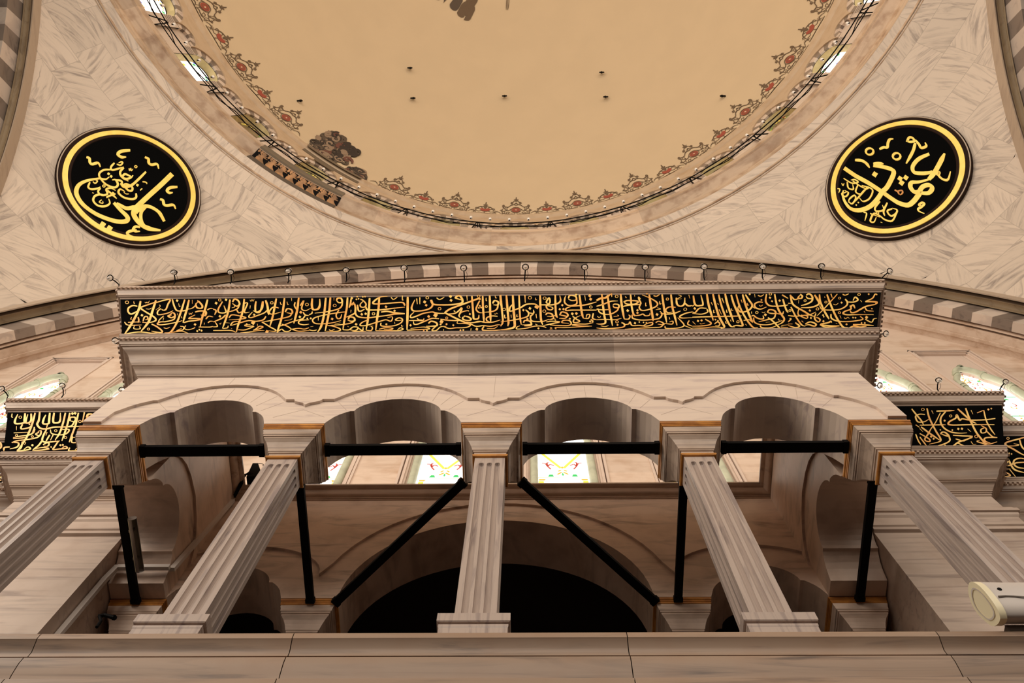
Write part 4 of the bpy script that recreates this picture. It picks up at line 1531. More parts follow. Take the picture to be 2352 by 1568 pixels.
cab.tube([(15.32 * math.sin(a), YC + 15.32 * math.cos(a), 36.1 + .28 * math.sin(a * 61) * math.sin(a * 13)) for a in np.radians(np.linspace(-76, 76, 200))], .018, 5)
cab.build('cable', M['iron'], rail, RO_)


def make_rail_bulb():
    t = empty('rail_lamp', (0, 0, 0), '', 'lamp', 'small lamps along the dome rail')
    mb = MB()
    mb.lathe([(0.005, 0), (.03, .0), (.035, .12), (.03, .16)], 8, (0, 0, 0))
    mb.build('socket', M['iron'], t)
    mb = MB()
    mb.lathe([(0.01, .15), (.05, .18), (.09, .27), (.095, .34), (.075, .42), (.03, .47), (.005, .475)], 12)
    mb.build('bulb', M['railbulb'], t, smooth=60)
    return t


gb, nt, N, L, p = new_mat('pearl_bulb')
p.inputs['Base Color'].default_value = (0.92, 0.86, 0.80, 1)
p.inputs['Roughness'].default_value = 0.12
p.inputs['Coat Weight'].default_value = 0.6
M['railbulb'] = gb
b0 = make_rail_bulb()
k = 0
for j in range(-22, 23):
    az = -0.7 + j * 3.02
    a = math.radians(az)
    t = b0 if k == 0 else copy_tree(b0)
    k += 1
    t.scale = (.75, .75, .75)
    t.location = (15.08 * math.sin(a), YC + 15.08 * math.cos(a), 36.30)
    if abs(az) < 2.2:
        lab = 'pearl bulb on the dome rail at the lowest point of the ring'
    else:
        cnt = abs(j)
        lab = 'pearl bulb on the dome rail, number %d up the %s side from the lowest point' % (cnt, 'left' if j < 0 else 'right')
    t['label'] = lab

# ------------------------------------------------------------------ tube lamp, trunking, speaker, floodlight
t = empty('tube_lamp', (-5.22, 6.4, 11.45), 'grey round tube lamp fixed along the left iron tie bar', 'lamp')
O = (-5.22, 6.4, 11.45)
mb = MB()
ang = [i * 2 * PI / 24 for i in range(24)]
mb.grid([[(-5.215 + .062 * math.cos(b), y, 11.445 + .062 * math.sin(b)) for b in ang[:20]] for y in (6.0, 6.86)])
mb.build('housing', M['steel'], t, O, smooth=40)
mb = MB()
mb.grid([[(-5.215 + .06 * math.cos(b), y, 11.445 + .06 * math.sin(b)) for b in ang[13:20]] for y in (6.0, 6.86)])
mb.grid([[(-5.215 + .064 * math.cos(b), y, 11.445 + .064 * math.sin(b)) for b in ang[13:17]] for y in (6.01, 6.85)])
mb.build('diffuser', M['cream'], t, O, smooth=40)['label'] = 'pale diffuser strip'
for y in (6.0, 6.86):
    mb = MB()
    mb.add([(-5.215 + .063 * math.cos(b), y, 11.445 + .063 * math.sin(b)) for b in ang], [tuple(range(24))])
    mb.build('end_cap', M['white'], t, O)
for y in (6.2, 6.65):
    mb = MB()
    mb.box(-5.288, -5.22, y - .02, y + .02, 11.42, 11.50)
    mb.build('clip', M['steel'], t, O)

t = empty('cable_trunking', (-5.1, 7.3, 12.2), 'pale square cable trunking stepping down the left inner corner', 'trunking')
O = (-5.1, 7.3, 12.2)
for (a, b) in (((-4.90, 7.31, 14.62), (-4.885, 7.03, 11.76)), ((-4.90, 6.97, 11.73), (-5.70, 6.97, 11.73)), ((-5.70, 6.97, 11.76), (-5.74, 6.98, 11.40)), ((-5.74, 6.98, 11.42), (-5.745, 6.985, 10.0))):
    mb = MB()
    mb.bar(a, b, .08, .06, up=(0, 1, 0.01))
    mb.build('duct', M['white'], t, O)

t = empty('wall_speaker', (-4.62, 7.1, 14.95), 'black wedge-shaped speaker with trailing cables on the inner cornice', 'speaker')
O = (-4.62, 7.1, 14.95)
mb = MB()
mb.add([(-4.72, 7.0, 14.95), (-4.42, 6.98, 14.95), (-4.42, 7.18, 14.95), (-4.72, 7.18, 14.95), (-4.72, 6.92, 15.38), (-4.62, 6.92, 15.38), (-4.62, 7.02, 15.38), (-4.72, 7.02, 15.38)], [(0, 3, 2, 1), (4, 5, 6, 7), (0, 1, 5, 4), (1, 2, 6, 5), (2, 3, 7, 6), (3, 0, 4, 7)])
mb.build('cabinet', M['iron'], t, O)
for j in range(4):
    mb = MB()
    mb.tube([(-4.70 + .03 * j, 6.99, 15.2 - .05 * j), (-4.74 - .02 * j, 6.98, 15.0), (-4.80 + .015 * j, 7.06, 14.82), (-4.86, 7.2 + .02 * j, 14.62)], .016, 6)
    mb.build('cable', M['iron'], t, O)
for (c, r) in (((-4.60, 6.95, 15.35), .09), ((-4.36, 7.0, 15.1), .11)):
    mb = MB()
    mb.tube([(c[0] + r * math.cos(q), c[1], c[2] + r * .8 * math.sin(q)) for q in np.linspace(-.4, 3.4, 10)], .006, 5)
    mb.build('cable', M['iron'], t, O)

# floodlight standing on the parapet at the right
FY = 4.62
t = empty('floodlight', (4.75, FY, 6.53), 'white curved floodlight lying on the parapet, bottom right', 'floodlight')
O = (4.75, FY, 6.53)


def fl(u, v, y):
    p = at_y(u, v, y)
    return p


mb = MB()
SECT = [(a_ * .55, b_) for a_, b_ in [(0.0, 0.30), (0.02, 0.40), (0.08, 0.485), (0.17, 0.52), (0.30, 0.50), (0.40, 0.43), (0.44, 0.34), (0.43, 0.22), (0.38, 0.10), (0.28, 0.03), (0.14, 0.0), (0.05, 0.06), (0.01, 0.18)]]
secA = smooth_path(SECT, 3, True)
rows = []
for x, k in ((4.52, 1.0), (4.56, 1.0), (4.75, .98), (4.95, .98), (5.2, .97), (5.30, .9)):
    rows.append([(x + .06 * p[1] * 0, 4.33 + p[0] * k * 1.0, 6.545 + p[1] * k * 1.02 + 0.01) for p in secA])
mb.grid(rows, closed_v=True)
mb.build('housing', M['white'], t, O, smooth=50)
mb = MB()
nA = len(secA)
front = [(4.50 - .05 * (1 - p[1] / .52) * 0 - .03, 4.33 + .12 + (p[0] - .12) * 1.06, 6.55 + .26 + (p[1] - .26) * 1.06) for p in secA]
back = [(4.53, q[1], q[2]) for q in front]
mb.grid([front, back], closed_v=True)
mb.add(front, [tuple(range(nA))])
mb.build('front_cover', M['cream'], t, O, smooth=30)['label'] = 'cream lit front cover'
mb = MB()
mb.grid([[(4.462, 4.33 + .12 + (p[0] - .12) * k, 6.55 + .26 + (p[1] - .26) * k) for p in secA] for k in (.78, .70)], closed_v=True)
mb.build('cover_rim', M['white'], t, O)
mb = MB()
mb.box(4.56, 5.0, 4.51, 4.60, 6.522, 6.60)
mb.build('foot', M['steel'], t, O)
mb = MB()
mb.tube([(4.62, 4.325, 6.86), (4.62, 4.38, 6.87)], .02, 10)
mb.build('screw', M['iron'], t, O)
mb = MB()
mb.tube([(4.55 + .07 * i, 4.325 + .004 * math.sin(i), 6.745 + .012 * math.sin(i * 1.3)) for i in range(10)], .007, 6)
mb.build('seam', M['steel'], t, O)

# ------------------------------------------------------------------ lettering
F1 = """32 325 135 300 250 240 380 170 500 100 600;32 540 125 500 250 450 400 400 480 330 560;24 770 110 795 200 830 265 890 275 960 265 1010 240;26 945 115 900 260 850 400 800 500 740 575 660 580;28 1005 120 975 250 945 350 920 440;28 1265 115 1230 250 1195 350 1160 500;26 280 210 220 200 160 230 150 280 190 320 260 290 320 260;24 540 150 440 185 340 220 330 240 400 290 500 350 540 390 520 420 430 440 350 435;22 540 160 640 130 740 115 710 180 680 255 640 265 620 250;20 610 240 565 280 570 325 640 320 720 300 780 270;18 100 430 140 470 240 475 340 470;18 150 435 240 430 330 430;20 290 360 300 400 290 440;20 360 420 380 360 420 355 425 390 390 400;24 760 330 710 345 760 370 810 340 780 300 730 330;20 815 340 790 395 680 425 600 430 560 455 600 470 700 460 850 430 910 410;14 650 345 590 400 570 445;24 480 460 560 500 630 560 600 580 480 560;20 110 600 200 580 300 570 400 575 480 585 580 580;16 310 490 320 520 280 530 230 520 240 480;26 1120 130 1150 150 1190 200 1180 235 1120 230 1100 180 1130 150;16 1100 190 1060 230 1010 250;28 1090 290 1160 275 1240 285 1230 340 1170 330;24 930 440 1000 420 1090 410 1180 390 1100 380 1000 380 1090 330;18 1240 390 1280 350 1344 360;16 880 490 930 500 920 540 870 550 830 555 900 520;14 960 480 940 520 990 540 1070 520 1090 500;20 1140 500 1200 500 1300 500 1344 490;18 1260 260 1300 240 1344 240;18 1270 440 1300 420 1344 420;12 730 580 900 560 1000 590;d 345 335 20;d 838 130 20;d 1090 465 20;o 135 155 22;o 437 530 16;d 1120 555 16;d 1180 550 16;d 1150 535 14;10 230 140 235 170 245 165;8 385 150 400 165 415 150 430 165 450 130;10 400 245 450 250 480 230;10 650 370 640 410;10 845 310 845 335;8 860 170 870 215 885 205;10 200 360 185 390 205 390;12 650 510 690 520 740 500;8 1005 300 1010 325 1030 305 1035 325 1055 290;12 1220 440 1215 470;10 1050 120 1050 175;8 900 350 900 370 915 375;8 585 190 600 200 590 225 540 260"""
F2 = """28 235 115 215 260 180 380 130 520;28 435 105 420 250 390 360 350 470 325 570;28 885 100 860 230 830 370 795 490;28 1000 95 985 220 960 370 920 500 895 580;30 1200 90 1180 250 1160 340 1130 450;20 0 250 40 270 20 330;22 130 145 75 240 75 290 130 305 180 290 165 240 150 200;22 175 330 120 380 0 430;26 270 150 300 110 350 130 370 180 330 210 270 170;20 370 190 340 240 280 270 200 290;20 330 260 360 300 410 280;20 420 180 460 160 480 175 440 270 450 300 510 290;26 600 140 590 220 600 290 660 280 690 140;24 700 140 685 240 620 290 560 270;30 735 125 760 200 770 280 780 330;20 770 250 720 300 620 340 530 370 500 350 550 290;20 920 235 850 220 800 260 790 310 850 320 950 290;24 1010 290 1040 245 1100 260 1105 310 1030 300;20 1105 310 1070 350 980 375 800 410 680 430;20 680 430 720 450 800 500 880 545 850 560 760 550;20 220 370 260 330 350 340 460 370 380 390 220 400;22 740 350 700 400 600 420 500 410 380 440 250 480;18 240 480 280 430 360 420;d 560 440 32;18 350 540 450 540 570 490 480 490 440 475 520 465;18 560 545 640 530 700 500 650 490 610 520 560 545;18 0 550 100 550 250 550 320 575;16 140 520 200 510 210 480;14 380 580 500 570 640 550 720 550;d 755 565 26;18 900 570 960 530 1000 560 1060 560 1100 530;20 960 460 1040 490 1100 530;18 920 490 1000 470 1100 430 1200 400 1280 370;20 1344 400 1220 410 1200 450 1270 470 1344 460;18 1110 530 1200 520 1280 530 1344 510;18 1100 530 1200 560 1344 550;20 1150 150 1140 200 1170 260;20 1220 200 1270 130 1240 240 1290 270 1344 250;20 1260 290 1290 330 1344 340;20 1290 340 1250 390 1190 400;d 42 165 22;d 180 118 20;o 92 122 17;d 95 350 20;d 575 328 18;d 470 460 16;o 822 160 19;d 1228 292 22;d 1215 358 20;o 1315 185 21;d 1320 380 14;8 515 120 530 140 545 115 560 140 575 110;12 520 200 515 245;10 940 150 950 185 965 180;10 1035 145 1045 185 1060 180;12 1098 95 1100 135;8 260 230 300 220 290 200;10 620 455 620 490;8 1000 410 1080 400 1110 380;8 85 450 100 460 110 440;8 180 440 235 445;8 250 520 265 525;16 0 500 60 490 20 420"""
F3 = """30 235 90 220 250 200 380 165 500 120 570;30 300 85 285 260 260 400 225 560;28 540 85 530 230 500 380 475 540;30 850 95 840 250 825 400 800 540;30 985 90 975 240 955 380 935 550;32 45 100 40 200 60 255 120 250 150 200 150 105;16 40 230 0 250;18 0 330 40 310 45 280;26 385 130 400 100 450 100 465 150 420 160 380 125;22 470 150 455 210 400 250 250 285 80 305;20 530 285 400 300 280 320 120 350;20 180 340 80 370 50 410 90 450 200 455 330 440 450 410;20 420 260 380 330 400 380 440 375 460 320;24 590 110 580 180 560 230;24 630 150 600 190 640 180 650 290 600 330 500 370;24 650 210 650 300 680 350 760 370 860 370 960 355 1080 340 1200 310;24 680 190 690 260 720 280 780 250;20 720 110 760 130 800 180 780 220 730 220 720 180 770 130;26 790 200 810 250 850 260 960 260 1040 255 1200 235 1344 220;26 1344 200 1330 170 1280 155 1000 175 900 170 920 130 1000 80 1100 70;30 1010 290 1100 280 1200 300 1344 310;24 1344 315 1200 320 1080 345;26 550 390 570 360 630 370 640 410 590 420 540 400;20 640 400 600 440 480 465 260 480;20 260 480 340 490 440 530 400 560 240 560;20 480 540 560 540 620 500 690 510 650 550 570 540;20 830 400 740 440 720 480 800 480 900 450 1000 420 1080 400 1150 420 1170 360 1100 370;20 1010 440 1010 480 1080 490 1200 480 1290 440 1310 390 1260 370 1210 400 1260 410 1300 400;18 980 530 1080 510 1180 520 1120 540 1050 530;18 940 550 1100 550 1250 550 1320 530 1280 510 1240 540;18 800 545 870 550 890 510 870 490;18 700 520 750 550 760 500;16 600 570 700 560 800 560;d 600 95 20;d 675 75 14;d 695 105 14;d 665 110 14;d 755 75 14;d 785 72 14;d 1080 215 20;d 1200 272 18;d 740 322 20;d 795 315 20;o 905 315 18;d 325 388 20;d 660 460 20;d 1085 460 16;d 25 378 16;o 360 198 20;14 130 360 130 410;10 350 90 350 130;14 590 260 585 300;14 1150 85 1185 115 1240 80;14 1310 60 1310 120 1325 120;8 20 495 60 490;16 0 540 60 550 110 540;10 280 535 310 550 360 530;8 360 460 440 440;10 1200 430 1205 460;10 1295 470 1300 490 1320 485;8 850 490 900 485;8 540 490 560 500"""
F4 = """32 40 75 38 300 30 540;20 30 545 120 540 220 535 350 525 270 500 80 520;26 375 120 390 190 350 240 250 270 130 275 95 240 110 180 140 120;30 360 120 400 180 520 190 680 185 800 160 800 100 760 60 710 90 760 110 800 120;30 1050 120 1040 100 900 150 760 200 640 245 570 290 560 310;28 560 300 620 330 720 380 830 430 900 460;24 560 310 480 310 420 300 380 290 260 310 160 350 90 370 80 340 130 290;d 430 335 34;22 600 320 700 310 760 270 790 235 800 250 760 340 780 370;18 750 340 800 290 880 270 900 280;28 940 65 950 200 960 320 970 385 1030 380 1040 330;22 1050 130 1020 190 1000 250 1040 295 1100 300;28 1092 65 1095 200 1105 350 1110 430;30 1190 60 1195 200 1200 340 1205 430;26 1230 170 1260 130 1310 150 1300 190 1240 190;22 1310 180 1290 250 1220 285 1100 295;26 1335 60 1340 200;24 830 345 890 360 930 390 900 410 830 400 810 370 850 350;20 830 430 930 440 1020 430 1110 420;22 960 440 1040 420 1130 435 1240 430 1340 400;22 1300 350 1220 345 1150 370 1150 410 1200 430;24 500 390 600 405 720 410 800 410;d 515 425 30;22 480 385 380 380 280 420 180 460 130 460 120 420;20 60 410 160 410 250 410 270 380;26 330 450 370 420 440 440 450 480 380 490 300 490;16 450 480 380 545 440 550 500 500 580 490;20 540 490 620 520 720 510 800 510 880 500 920 470 850 450 740 450 740 420;20 910 450 1000 490 1100 480 1200 490 1300 470 1344 470;22 1110 490 1090 540 1200 550 1344 540;12 1150 520 1250 520 1300 490;18 170 380 200 400 250 400;d 278 148 24;d 300 195 20;o 315 90 19;d 640 72 24;d 648 125 22;o 487 243 20;o 892 220 19;o 1035 68 18;d 335 352 22;o 588 373 15;d 912 318 16;d 1038 232 14;d 1070 228 14;d 1052 202 14;o 1143 212 15;d 80 475 18;d 502 462 16;d 585 460 16;d 680 475 16;d 1010 530 22;d 780 545 14;d 820 542 14;d 265 552 14;d 310 550 14;22 165 100 175 180;22 210 85 210 180;16 445 90 490 115 555 80;18 870 60 875 130;12 1140 90 1140 130 1155 130;10 1265 60 1275 95 1290 90;10 690 265 695 285 710 280;8 1255 310 1270 320 1285 305 1305 315;10 545 530 545 555;14 930 520 925 550"""
F5 = """26 0 110 15 300 30 480 0 550;30 80 115 95 300 110 480 100 550;34 170 115 180 300 195 480 190 560 100 590 0 600;24 258 115 265 300 275 450 290 530;30 553 115 558 300 565 450 590 530;28 765 110 770 300 780 400 800 430;30 1105 110 1120 230 1140 370 1160 440;22 180 330 130 340 130 290 180 230;26 190 325 280 290 360 245 470 240 520 260;d 508 275 36;26 540 250 640 250 720 250 800 230 840 190 830 120;22 660 230 640 210 680 150 690 220 640 260 660 310 710 320 730 290 650 260;24 950 160 970 120 1050 130 1060 180 1000 190 950 170;22 1070 180 1060 240 960 260 900 220 900 160 915 120;26 1000 270 1120 260 1220 245 1344 210;24 1344 325 1200 325 1000 325 920 330 920 300 1000 270;22 350 320 390 360 380 410 300 440 150 470 0 490;20 380 360 460 370 460 320;22 460 380 420 410 430 470 500 485 600 480 680 450;24 630 390 660 365 720 380 720 410 650 410;20 730 390 740 440 680 460;20 730 420 770 390;24 830 390 860 350 930 370 940 410 870 400 820 390;20 940 410 900 440 820 440;20 1010 410 1060 450 1110 480 1060 500 1020 490 1040 440 1120 400;18 1160 440 1230 440 1250 390 1210 390 1200 430;22 1300 370 1290 440 1344 460;24 320 500 340 470 410 480 430 520 380 530 300 530;20 330 545 420 540 440 510;20 640 490 720 480 830 490 740 510 650 530 600 540;20 690 530 800 540 950 540 990 510 960 470 880 470 860 500 960 510;18 640 570 580 550 480 550 350 580 230 590 230 560 270 545;20 1000 530 1100 520 1200 520 1300 500;16 780 590 770 570 900 570 1100 560 1280 550;20 1000 535 1150 550 1280 550;o 48 315 20;o 410 150 22;o 617 155 20;d 1058 105 18;d 1250 122 24;d 1262 170 24;d 410 300 22;d 318 325 18;d 865 255 18;d 830 312 18;d 880 308 18;o 612 338 20;o 1265 280 18;d 1005 375 22;d 1062 372 22;d 375 450 18;d 970 445 16;d 530 580 16;d 1255 485 16;d 1290 478 16;d 1272 460 14;24 340 115 345 220;10 490 150 490 180 510 175;14 1180 120 1190 190;14 55 390 60 435 80 430;14 145 390 150 435;12 230 385 225 415 245 412;18 495 380 505 440;10 760 440 765 465 780 460;10 490 515 500 530 515 525;8 690 565 720 575 690 590 730 592"""
F6 = """28 75 100 90 250 110 400 125 500 60 520 0 515;28 155 110 180 300 205 430 225 545;30 340 100 350 220 370 350 390 450;26 478 105 490 250 515 370 540 410;30 740 105 760 250 785 400 795 480;28 920 105 945 280 965 400 985 500;28 1045 105 1065 280 1095 400 1130 540;36 0 190 60 160 130 150 200 100;22 210 90 215 140;24 0 270 100 240 200 200 300 195;20 0 310 80 320 200 315;24 230 250 260 240 310 250 310 290 250 285 230 260;22 310 280 290 330 200 380 100 380 40 350 20 300;26 380 210 440 190 580 200 540 240 430 240 380 205;22 350 280 430 260 520 250 620 240 600 180 590 140 620 170;22 620 240 600 290 640 330 740 315 840 270 850 220 760 160 640 110;20 510 360 540 400 610 395 650 380 690 405 745 395 750 365;22 500 390 510 440 620 465 760 460 880 440 920 380 890 340;24 900 370 1000 380 1100 365 1180 335;22 1110 285 1020 280 970 320 1000 360 1060 350;26 1120 150 1130 240 1180 270 1230 240 1240 150;26 1240 230 1290 265 1344 260;22 1344 350 1250 370 1170 410 1200 435 1344 430;20 390 450 450 450 470 410 450 390;18 0 460 120 455 260 460 350 440;22 350 500 390 520 380 560 250 580 100 585 0 575;20 380 530 450 520 470 490 500 540 600 540 700 550 780 530 780 500 720 510 650 545;20 830 500 870 480 930 500 940 530 860 520;18 940 510 900 560 760 570 560 580 400 590;18 950 510 1060 520 1070 480 1020 490;18 960 550 980 580 1140 575 1230 540 1180 470 1140 430;20 1230 540 1344 585;18 1300 470 1280 520 1344 550;o 283 132 19;d 708 95 14;o 995 170 17;d 438 330 22;d 575 325 18;d 575 362 18;o 1245 312 20;d 850 385 22;o 288 488 18;d 295 532 16;d 540 508 18;d 600 492 12;d 660 495 12;d 700 500 12;10 405 130 415 150 425 145;10 535 110 537 135;18 800 120 840 130 885 105;12 690 220 690 265 705 260;14 885 200 890 240 910 232;10 830 320 900 310 850 290;8 10 410 40 430 60 410;10 240 415 310 405 290 390;14 1020 425 1030 455;10 60 545 120 555 170 540;10 1150 110 1190 130 1130 170 1195 165;12 1295 110 1310 160"""
F7 = """28 15 120 30 220 60 260 110 260 150 240 120 110;22 0 270 40 240;30 205 100 225 230 260 360 295 470;30 290 100 320 230 370 400 420 500 450 560 400 580;26 370 105 400 230 440 350 490 470 540 550 600 560;30 460 95 490 230 530 350 580 490;28 545 110 580 230 640 370 700 510 700 545 620 540 570 550;24 615 105 650 230 690 330 740 420 800 510 860 570 920 570;28 705 105 740 230 790 370 820 440 850 490;26 745 105 800 190 840 250 820 300 760 340 680 350 640 310 650 260;24 990 215 930 210 875 240 890 290 960 310 1040 280;20 840 270 880 300;24 1040 100 1030 200 1080 260 1180 270 1300 260 1344 250;26 1155 100 1180 230 1215 330 1260 400 1290 450 1260 500 1200 530;30 1260 110 1344 160;24 1270 170 1310 300 1344 360;24 0 425 150 420 350 415 600 410 690 405;22 200 300 100 300 40 360 0 350;20 205 310 215 350 130 380 0 370;22 180 450 260 500 240 530 140 545 0 550;18 310 520 350 490 385 510 370 545 320 540;18 440 570 300 560 150 575 0 575;22 830 410 860 400 900 430 960 450 1000 440 990 400;20 860 430 870 490 940 525 1060 530 1180 500 1260 470;24 1050 360 1080 320 1150 330 1170 370 1100 370 1050 355;22 1170 380 1140 440 1050 460 930 490;22 1060 430 1130 480 1200 550 1230 580;20 1180 370 1260 380 1280 340;18 950 540 980 570 1100 570 1190 540;20 1250 540 1344 530;20 1240 560 1344 570;20 720 470 800 460 850 500;d 805 100 16;d 1090 150 18;d 1118 200 16;o 1095 100 17;d 1225 190 18;d 35 300 20;d 80 475 18;d 130 468 18;d 325 458 14;d 360 475 14;o 905 358 17;d 1025 390 22;o 640 488 17;d 970 180 14;18 415 155 445 225;14 265 215 285 255;12 355 230 370 250;14 375 315 410 385;12 300 320 300 360 320 355;12 480 320 480 355 500 350;10 545 300 555 330 575 325;12 685 180 700 220;14 770 225 775 255 795 250;10 875 100 880 145;16 920 115 960 130 1005 105;14 830 345 835 375;10 940 255 960 270 990 250;10 465 480 475 510 495 500;10 535 460 545 485;12 5 485 45 525;8 105 510 130 520 180 505;8 975 350 1000 360 1025 345;10 1205 445 1215 465 1235 460;8 1030 495 1090 490;10 745 520 765 540"""
F8 = """26 170 100 200 130 180 160 140 150 170 110;22 150 160 90 175 40 120;26 255 115 290 95 330 120 340 160 280 160 250 130;26 345 150 330 200 260 240 180 260;28 370 110 410 170 435 230 380 270 280 290 180 290;26 440 105 450 200 500 320 550 410 575 450;26 545 105 590 230 650 370 710 480 770 560 840 570;16 690 100 600 200 500 310 400 410;22 800 170 830 210 820 260 740 310 620 325 480 315 440 260;24 830 210 920 210 980 180 940 140 910 190;20 1250 110 1220 100 1180 160 1080 200;32 1080 205 1180 205 1245 215 1220 245;26 1220 245 1100 270 1020 310 950 350 890 360 870 330;24 870 260 880 310 800 340 770 370 830 390 960 388 1200 388;22 870 290 910 250 940 300;18 1080 290 1110 330 1200 340;26 30 110 60 230 130 290 220 340 300 390 380 420;26 0 230 60 230;22 40 280 90 380 130 450 190 530 240 550;18 150 300 140 380 200 420 260 440 270 410 180 390;22 0 400 100 410 200 400 300 390 390 350;20 390 370 370 440 420 490 450 460 410 430 370 440;22 600 380 610 440 700 480 850 485 980 470 1050 450 1010 410;16 1080 450 1150 490 1180 490 1200 450 1245 440;24 240 520 310 490 390 520 370 550 290 530 240 540;22 100 500 160 550 100 570 0 540;18 0 520 60 520;26 720 545 600 545 450 525 560 500 600 480 610 500;20 450 530 520 560 640 555 720 545;26 910 525 1050 530 1200 540;20 860 570 920 550 980 565;22 910 530 1000 560 1100 550;20 0 490 40 450 20 440;o 995 105 17;o 412 308 18;o 530 212 15;o 238 190 15;o 722 155 15;d 750 218 16;d 305 330 18;o 720 360 15;o 25 330 15;d 490 395 14;d 500 418 12;d 910 430 14;d 945 430 14;d 1100 425 24;d 820 522 16;d 495 480 18;d 1030 505 14;d 1075 505 14;d 1130 100 14;d 1175 305 12;d 320 435 16;20 600 95 620 150;18 765 100 800 115 850 95;10 635 240 670 250 705 225;10 510 135 520 150;10 725 400 745 440;10 785 430 810 445 835 425 860 440;14 190 475 215 495;10 670 510 690 515;8 1065 340 1080 360;10 1015 185 1035 210;8 150 180 145 230"""
PLEFT = """32 600 435 585 560 560 620 610 680 700 690 800 665 1000 660 1190 650;30 530 450 490 600 420 780 350 900 260 1020;34 380 455 370 560 360 600 240 610 230 560 270 470;30 470 460 470 560 430 600 390 590 420 470;26 340 620 320 690 440 670 490 630;32 750 450 740 560 730 610 650 610 660 540 690 480;32 815 450 800 560 820 600 900 580 910 450;26 720 610 700 680;28 985 450 950 600 900 750 830 860;28 1050 450 1020 600 970 760 930 870;30 1050 570 1060 520 1130 520 1130 580 1060 570;24 1130 560 1080 640 1000 660;28 1180 450 1140 620 1090 760 1040 890;30 1270 440 1240 590;34 1300 520 1330 470 1400 480 1330 520 1270 560;28 700 700 650 800 640 870 700 890 820 880 900 870;24 590 740 540 770 600 790 620 720 570 730;24 620 770 560 820 420 850 250 870 180 900;26 180 890 280 900 260 960 150 990;28 150 960 70 970 60 1020;24 520 660 500 740 440 780 300 800 200 820;22 210 750 420 740;22 200 835 300 830 380 820;26 340 880 320 970 260 1020 380 1010 460 990 420 960 360 1000;26 640 860 580 940 500 1000;26 490 1010 600 1010 740 990 650 970 520 990;24 650 930 700 900 740 910 720 950 660 950;26 880 870 820 960 800 1000 900 990 1010 980 980 950 930 980;24 1090 800 1080 890 1190 890;22 1180 810 1090 820;22 1050 970 1040 1020 1190 1010 1180 970 1130 1000;24 920 700 1040 700 1000 760 900 780 780 760 760 700;22 800 780 760 860;22 750 780 720 830 690 880;o 308 515 20;o 840 718 18;o 985 818 18;o 252 785 16;o 488 805 15;o 1202 578 20;d 1090 460 24;d 1130 455 24;d 445 620 14;d 490 935 20;d 910 935 18;d 945 930 18;d 1170 910 20;d 1180 940 18;d 590 935 14;d 770 960 14;16 185 460 180 510 200 515;12 250 650 250 710;26 510 700 500 750 530 690;16 710 740 690 790;14 390 890 370 930"""
PFL = """28 -40 880 10 900 20 960 -20 1000;30 -60 1250 0 1225 40 1240;28 -60 1330 0 1320 60 1295;28 -60 1400 0 1370 60 1350;24 20 1400 10 1430;26 -60 1480 0 1460 70 1470"""
PRIGHT = """26 110 510 140 640 200 770 260 880 310 960 300 1010 140 1050;16 310 580 240 720 190 790 100 920;24 0 765 200 762 390 758;32 250 555 380 550 520 545;26 390 560 320 650 320 740 380 820 480 870 600 885 710 880;28 570 520 680 620 770 700 850 740;28 690 510 740 650 800 780 860 890 940 990 990 1040 1060 1045 1160 1015;28 1135 665 980 685 760 690 640 670 600 690 555 610 540 660 450 710 430 750 500 765 700 760 900 758 1120 758;20 960 540 1000 700 1070 830 1130 910;16 860 580 900 565 960 540;22 980 800 920 830 930 880 990 870 1000 820 960 790 920 770;20 1000 850 1060 910 1100 940 1165 950;26 1165 950 1020 950 970 970 990 1010 1060 1030;28 20 790 140 880 300 990;22 0 890 90 940 150 980 150 1010 90 1000 80 960 130 900 180 800;20 0 940 60 1020 100 1070;26 310 900 340 870 390 880 440 930 380 920 310 890;24 440 930 450 1000 360 1050 220 1090;28 500 915 640 925 790 935 700 980 580 1020 480 1090 400 1080 370 1050;22 540 970 640 1000 690 995;24 570 1030 680 1080 820 1085 960 1070 990 1050 860 1010 900 990;24 80 605 0 600 -60 630 -40 700 0 720 80 710 140 670;24 -120 520 -40 620 20 690 60 760;20 -60 900 -20 1000 20 1060;24 -60 760 0 800;o 48 530 20;o 465 628 18;d 375 695 18;d 580 820 20;d 635 818 20;o 848 935 22;d 172 935 20;d 210 968 18;d 490 838 14;d 310 835 12;d 1030 530 18;d 1075 515 14;d 1050 1080 16;d 1095 1080 16;14 180 545 205 595;12 770 540 800 600;14 720 820 770 865;14 0 815 50 865;10 770 1010 800 1050 850 1050"""
PFR = """30 1600 940 1450 980 1310 1020 1290 1060 1400 1120 1500 1180 1600 1230;24 1500 980 1530 1080 1590 1150;18 1310 1075 1420 1075 1490 1060 1410 1040;30 1290 1245 1340 1300 1380 1380 1440 1440 1600 1485;28 1340 1300 1280 1350 1340 1370 1400 1340 1420 1290 1500 1260 1600 1275;28 1600 1320 1450 1330 1420 1360 1480 1400 1600 1415;26 1260 1430 1360 1420;24 1290 1470 1360 1520 1260 1540;22 1350 1430 1440 1540;o 1325 962 18;d 1345 1185 14;d 1380 1195 14"""
